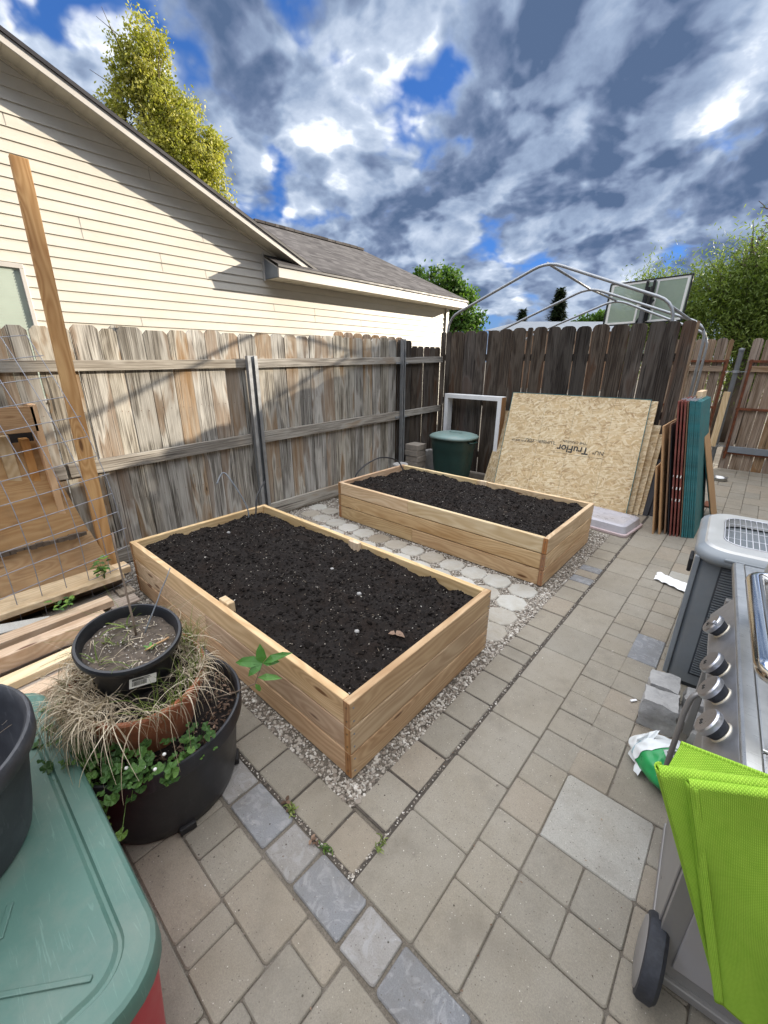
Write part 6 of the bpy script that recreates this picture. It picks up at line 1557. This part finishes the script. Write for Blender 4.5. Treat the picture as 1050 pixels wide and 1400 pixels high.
# ------------------------------------------------------------------ trees
def leaf_cloud(name, blobs, n, L, W, mat, parent, seed, droop=0, hollow=.35, clump=.35):
    """many small leaf quads gathered in clumps that fill the given ellipsoids"""
    rg = np.random.default_rng(seed)
    vol = np.array([b[3]*b[4]*b[5] for b in blobs])**.7; pr = vol/vol.sum()
    nc = max(20, int(n/42)); bi = rg.choice(len(blobs), nc, p=pr); B = np.array(blobs)[bi]
    d = rg.normal(size=(nc, 3)); d /= np.linalg.norm(d, axis=1)[:, None]; rad = (rg.uniform(hollow, 1, nc)**.6)[:, None]
    C = B[:, :3]+d*rad*B[:, 3:6]
    ci = rg.integers(0, nc, n); cr = clump*rg.uniform(.5, 1.3, nc)
    off = rg.normal(size=(n, 3))*(cr[ci][:, None])*.5
    if droop: off[:, 2] = off[:, 2]*2.4-abs(rg.normal(size=n))*droop
    P = C[ci]+off
    a = rg.normal(size=(n, 3)); a[:, 2] -= .4+droop*1.5; a /= np.linalg.norm(a, axis=1)[:, None]
    b = np.cross(a, rg.normal(size=(n, 3))); b /= np.linalg.norm(b, axis=1)[:, None]
    l = L*rg.uniform(.6, 1.3, n)[:, None]; w = W*rg.uniform(.6, 1.3, n)[:, None]
    V = np.stack([P, P+a*l*.45+b*w*.5, P+a*l, P+a*l*.45-b*w*.5], 1).reshape(-1, 3)
    F = (np.arange(n)*4)[:, None]+np.array([0,1,2,3])[None]
    tone = rg.uniform(0, 1, nc)
    rn = np.clip(tone[ci]*.6+rg.uniform(0, .4, n), 0, 1)
    return to_obj(name, V, F.tolist(), None, None, np.repeat(rn, 4), mat, parent)
def limbs(mb, base, tips, r0, seed):
    r = random.Random(seed)
    for tp in tips:
        p = Vector(base); q = Vector(tp); P = []; R = []
        for k in range(8):
            t = k/7; x = p.lerp(q, t); s = math.sin(t*PI)*.12*(q-p).length; x += Vector((r.uniform(-.1,.1), r.uniform(-.1,.1), 0))*s+Vector((0,0,s*.5)); P.append(x); R.append(r0*(1-t)**.8+.008)
        mb.tube(P, R, 6)
        for j in range(5):
            a = P[3+j % 4]; d = Vector((r.uniform(-1,1), r.uniform(-1,1), r.uniform(.2,1.2))).normalized()*(q-p).length*.22; mb.tube([a, a+d*.5, a+d], [.018,.012,.005], 5)
def tree(name, loc, ground, blobs, n, L, W, mat, label, seed, trunk_r=.18, group='trees beyond the fences', **k):
    t = thing(name, (loc[0], loc[1], ground), label, 'tree', group)
    mb = MB(); top = max(b[2] for b in blobs)
    mid = (loc[0], loc[1], ground+(top-ground)*.45)
    mb.tube([(loc[0], loc[1], ground), (loc[0]+.05, loc[1], ground+(mid[2]-ground)*.5), mid], [trunk_r*1.2, trunk_r, trunk_r*.7], 10)
    rr = random.Random(seed); tips = [(b[0]+rr.uniform(-.4,.4)*b[3], b[1], b[2]+b[5]*.6) for b in blobs]+[(b[0]-b[3]*.5, b[1]+b[4]*.3, b[2]+b[5]*.2) for b in blobs]
    limbs(mb, mid, tips, trunk_r*.5, seed); build(mb, 'trunk', M['bark'], t, smooth=True)
    leaf_cloud('crown', blobs, n, L, W, M[mat], t, seed, **k); return t
# yellow green tree behind the house (crown from about 6 to 10 m)
T1 = [(-13.45,5.95,9.55,.45,.5,.55),(-13.55,5.75,8.9,.65,.7,.75),(-13.35,6.1,8.2,.85,.9,.8),(-13.2,6.4,7.4,1.0,1.0,.8),(-13.1,6.75,6.7,.9,.9,.8),(-13.7,5.35,9.0,.35,.4,.8),(-13.9,5.0,8.1,.35,.35,.35),(-13.4,5.9,7.3,.9,.9,.9),(-12.85,7.2,7.7,.35,.35,.35),(-13.2,6.6,6.0,1.0,1.1,.8)]
tree('yellow_leaved_tree', (-13.4,6.2), 0, T1, 32000, .095, .058, 'leaf_yellow', 'tall yellow green tree in new leaf rising behind the cream house', 1, .2, hollow=.1, clump=.24)
T2 = [(-13.35,18.3,5.3,.9,.9,.75),(-12.4,19.0,5.35,.8,.8,.8),(-11.75,19.4,4.6,.75,.8,.8),(-12.7,18.8,4.2,1.2,1.0,1.0),(-11.4,19.7,3.7,.8,.8,.6),(-12.0,19.3,3.0,1.3,1.0,.9),(-13.3,18.4,3.6,1.0,1.0,1.0)]
tree('green_tree', (-12.4,19), 0, T2, 13000, .19, .13, 'leaf_green', 'rounded bright green tree at the right end of the neighbour house roof', 2, .22, hollow=.3, clump=.30)
def conifer(x, y, top, base_z, r, label, seed, n=5200):
    t = thing('conifer', (x, y, 0), label, 'tree', 'conifers far behind the dark fence'); mb = MB(); mb.tube([(x,y,0),(x,y,top)], [.22,.03], 8); build(mb, 'trunk', M['bark'], t)
    rg = np.random.default_rng(seed); f = rg.uniform(0, 1, n)**.75; a = rg.uniform(0, 6.28, n); z = top-(top-base_z)*f; tier = .75+.25*np.sin(f*38); lob = .7+.4*np.sin(a*5+f*9)
    R0 = r*(f**.8)*tier*lob*rg.uniform(.2, 1, n)**.5+.05; P = np.stack([x+R0*np.cos(a), y+R0*np.sin(a), z-R0*.25], 1)
    d = np.stack([np.cos(a), np.sin(a), np.full(n,-.1)], 1)+rg.normal(size=(n,3))*.35; d /= np.linalg.norm(d, axis=1)[:, None]; b = np.cross(d, [0,0,1.]); b /= np.linalg.norm(b, axis=1)[:, None]
    l = .42*rg.uniform(.6,1.2,n)[:, None]; w = .09
    V = np.stack([P, P+d*l*.5+b*w, P+d*l, P+d*l*.5-b*w], 1).reshape(-1,3); F = (np.arange(n)*4)[:, None]+np.arange(4)[None]
    to_obj('crown', V, F.tolist(), None, None, np.repeat(rg.uniform(0,1,n), 4), M['leaf_conifer'], t)
conifer(-13.2, 36.5, 7.1, 2.0, 1.5, 'taller of the two conifers far behind the dark fence', 3, 7500)
conifer(-15.75, 35.45, 5.7, 2.0, .75, 'small narrow conifer left of the taller one', 4, 3500)
tree('broadleaf_shrub', (-10.2,37.4), 0, [(-10.8,37.2,4.3,1.1,.9,.75),(-9.8,37.6,4.7,1.0,.9,.75),(-9.0,37.8,4.5,1.0,1,.9),(-11.8,37,4.0,.9,.8,.5)], 6000, .28, .2, 'leaf_green', 'low yellow green bush over the fence left of the backboard', 5, .15)
# big willows on the right
KW = .80
def near(B): return [(.963+(b[0]-.963)*KW, -.892+(b[1]+.892)*KW, 1.7165+(b[2]-1.7165)*KW, b[3]*KW, b[4]*KW, b[5]*KW) for b in B]
WL = [(-2.3,14.0,3.6,.55,.6,.5),(-1.9,14.2,3.5,.7,.8,.6),(-1.35,14.4,3.1,.9,1.0,.8),(-1.75,14.2,2.6,.9,.9,.9)]
tree('willow_tree', (-1.1,11.2), 0, near(WL), 17000, .10, .024, 'leaf_willow', 'smaller pale willow directly right of the basketball backboard', 6, .22, hollow=.2, clump=.22, droop=.22)
WR = [(-.75,14.6,3.75,.8,.9,.6),(.0,14.8,3.85,1.1,1.0,.75),(.9,15.0,3.9,1.2,1.2,.75),(-.4,14.6,3.2,1.2,1.0,1.1),(.7,14.8,2.9,1.3,1.2,1.1),(1.8,15.2,2.9,1.2,1.3,1.2),(-.05,14.9,4.45,.55,.6,.45),(.45,14.9,4.5,.6,.6,.5),(.2,14.6,2.1,1.5,1.0,.9),(1.6,15,2.2,1.4,1,1)]
tree('willow_tree', (.5,11.6), 0, near(WR), 42000, .105, .025, 'leaf_willow', 'large drooping willow filling the right side above the tan gate', 7, .35, hollow=.25, clump=.25, droop=.26)
# bare crown behind the willow
bt = thing('bare_tree', (.9,38,0), 'bare dark branched tree top showing above the large willow at the right edge', 'tree'); mb = MB(); r = random.Random(8)
def branch(p, d, L, rad, dep):
    if dep == 0 or L < .12: return
    q = p+d*L; mid = p+d*L*.5+Vector((r.uniform(-1,1), r.uniform(-1,1), r.uniform(-.5,1)))*L*.07
    mb.tube([p, mid, q], [rad, rad*.85, rad*.7], 5, cap=False)
    for k in range(3 if dep > 2 else 2): branch(q if k else p+d*L*.7, (d+Vector((r.gauss(0,.5), r.gauss(0,.5), r.gauss(.1,.35)))).normalized(), L*r.uniform(.62,.85), rad*.68, dep-1)
branch(Vector((.9,38,0)), Vector((0,0,1)), 3.7, .26, 7); build(mb, 'branches', M['bark'], bt)
# ------------------------------------------------------------------ camera
cam = bpy.data.cameras.new('camera'); co = bpy.data.objects.new('camera', cam); col.objects.link(co)
yaw, pit, rol = R_(131.338), R_(-20.0827), .0045
_f = Vector((math.cos(pit)*math.cos(yaw), math.cos(pit)*math.sin(yaw), math.sin(pit))); _r = Vector((math.sin(yaw), -math.cos(yaw), 0)); _u = _r.cross(_f)
r2 = _r*math.cos(rol)+_u*math.sin(rol); u2 = -_r*math.sin(rol)+_u*math.cos(rol)
mw = Matrix(((r2.x,u2.x,-_f.x,.9629),(r2.y,u2.y,-_f.y,-.892),(r2.z,u2.z,-_f.z,1.7165),(0,0,0,1)))
co.matrix_world = mw
cam.sensor_fit = 'VERTICAL'; cam.sensor_height = 36; cam.sensor_width = 27; cam.lens = 570.58*36/1400
cam.clip_start = .02; cam.clip_end = 1000
scene.camera = co
# ------------------------------------------------------------------ light and sky
S = Vector((.37,.85,.225)).normalized()
sun = bpy.data.lights.new('sun', 'SUN'); sun.energy = 5.0; sun.angle = R_(.6); sun.color = (1.0,.89,.74)
so = bpy.data.objects.new('sun', sun); col.objects.link(so); so.rotation_euler = S.to_track_quat('Z', 'Y').to_euler(); so.location = (5,10,8)
w = bpy.data.worlds.new('World'); scene.world = w; w.use_nodes = True
t = w.node_tree; t.nodes.clear()
class WT(NT):
    def __init__(s, tree): s.t = tree
W_ = WT(t)
out = W_.n('ShaderNodeOutputWorld'); bgd = W_.n('ShaderNodeBackground'); W_.l(bgd.outputs[0], out.inputs[0])
sky = W_.n('ShaderNodeTexSky'); sky.sky_type = 'NISHITA'; sky.sun_disc = False
sky.sun_elevation = math.asin(S.z); sky.sun_rotation = math.atan2(S.x, S.y); sky.air_density = 1.0; sky.dust_density = .3; sky.ozone_density = 3.0
D = W_.n('ShaderNodeTexCoord').outputs['Generated']
Dn = W_.vmath('NORMALIZE', D); s3 = W_.sep(Dn)
zz = W_.math('ADD', W_.math('MAXIMUM', s3[2], 0.0), .42)
P = W_.comb(W_.math('DIVIDE', s3[0], zz), W_.math('DIVIDE', s3[1], zz), 0.0)
CLOUD_OFF = (7.3, 2.2, .4)
Pm = W_.map(P, (1.55,1.55,1.55), loc=CLOUD_OFF)
wq = W_.noise(Pm, 1.6, 3, .5, col=True)
Pw = W_.vmath('ADD', Pm, W_.vmath('SCALE', W_.vmath('SUBTRACT', wq, (.5,.5,.5)), sc=.22))
def puffs(p):
    v_ = W_.n('ShaderNodeTexVoronoi'); v_.feature = 'F1'; v_.voronoi_dimensions = '2D'; W_.l(p, v_.inputs['Vector']); v_.inputs['Scale'].default_value = 2.6
    v_.inputs['Detail'].default_value = 3.0; v_.inputs['Roughness'].default_value = .5; v_.inputs['Lacunarity'].default_value = 2.2
    return W_.math('SUBTRACT', .95, v_.outputs['Distance'])
def dens(p, d): return W_.math('ADD', W_.math('MULTIPLY', W_.noise(p, 1.15, d, .52), .74), W_.math('MULTIPLY', puffs(p), .26))
n_big = dens(Pw, 6)
n_mid = W_.noise(Pw, 3.2, 5, .58)
Ps = W_.vmath('ADD', Pw, tuple(Vector((S.x, S.y, 0)).normalized()*.13))
n_off = dens(Ps, 5)
field = W_.math('ADD', W_.math('MULTIPLY', n_big, .85), W_.math('MULTIPLY', n_mid, .15))
wv_ = W_.noise(Dn, 5.0, 5, .6, col=True)
Dw = W_.vmath('ADD', Dn, W_.vmath('SCALE', W_.vmath('SUBTRACT', wv_, (.5,.5,.5)), sc=.26))
def lobe(dirv, rad, amt, f):
    dist = W_.vmath('DISTANCE', Dw, dirv, out='Value'); return W_.math('ADD', f, W_.math('MULTIPLY', W_.rng(dist, 0, rad, 1, 0, True), amt))
for dv, rad, amt in HOLES: field = lobe(dv, rad*1.25, amt*(1.0 if amt < 0 else .45), field)
field = W_.math('ADD', field, W_.rng(s3[2], .10, .40, .10, .024))
cover = W_.rng(field, .325, .42, 0, 1, True)
# light through thin edges, grey in the thick middle; brighter on the side facing the sun
thick = W_.rng(field, .35, .50, 0, 1, True)
side = W_.rng(W_.math('SUBTRACT', n_big, n_off), -.075, .085, 0, 1, True)
bright = W_.math('ADD', W_.math('MULTIPLY', W_.math('SUBTRACT', 1.0, thick), .40), W_.math('MULTIPLY', side, .56))
fluff = W_.math('ADD', W_.rng(W_.noise(Pw, 5.5, 5, .6), .34, .68, -.14, .22), W_.rng(W_.noise(Pw, 2.2, 2, .5), .35, .65, -.10, .12))
bright = W_.math('ADD', bright, fluff)
for dv, rad, amt in GLOWS: bright = lobe(dv, rad*1.3, amt*(.7 if amt > 0 else .35), bright)
ccol = W_.ramp(bright, [(0, (.095,.15,.27)), (.22, (.175,.235,.375)), (.5, (.32,.41,.575)), (.8, (.60,.69,.84)), (1, (1.22,1.25,1.27))])
skyc = W_.mix(1.0, W_.vmath('SCALE', sky.outputs[0], sc=.12), (.50,.82,1.5), 'MULTIPLY')
skyc = W_.mix(.55, skyc, (.06,.19,.55))
cl = W_.mix(cover, skyc, ccol)
hz = W_.rng(s3[2], .0, .16, .45, 0, True)
cl = W_.mix(hz, cl, (.30,.38,.50))
# unseen sky overhead, behind and round the sun: brightness added to light the patio
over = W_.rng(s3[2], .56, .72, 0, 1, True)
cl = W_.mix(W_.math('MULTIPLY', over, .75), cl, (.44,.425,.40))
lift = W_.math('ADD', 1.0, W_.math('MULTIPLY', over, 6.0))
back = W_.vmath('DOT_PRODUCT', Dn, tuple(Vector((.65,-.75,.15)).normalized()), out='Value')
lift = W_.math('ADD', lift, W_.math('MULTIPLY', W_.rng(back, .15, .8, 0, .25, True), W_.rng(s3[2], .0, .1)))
sun_lift = W_.vmath('DOT_PRODUCT', Dn, tuple(S), out='Value')
lift = W_.math('ADD', lift, W_.rng(sun_lift, .93, .995, 0, 2.0, True))
# dimming added to the unseen low sky, to deepen shade on the left fence
side_dim = W_.math('MULTIPLY', W_.rng(s3[0], .08, .35, 0, .60, True), W_.rng(s3[2], .72, .5, 0, 1, True))
lift = W_.math('MULTIPLY', lift, W_.math('SUBTRACT', 1.0, side_dim))
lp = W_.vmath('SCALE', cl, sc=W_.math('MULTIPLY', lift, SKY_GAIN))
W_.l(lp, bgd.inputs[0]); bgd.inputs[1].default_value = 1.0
scene.view_settings.view_transform = 'Standard'; scene.view_settings.look = 'None'; scene.view_settings.exposure = EXPO; scene.view_settings.gamma = 1
scene.cycles.use_denoising = True
scene.cycles.max_bounces = 6; scene.cycles.transparent_max_bounces = 12
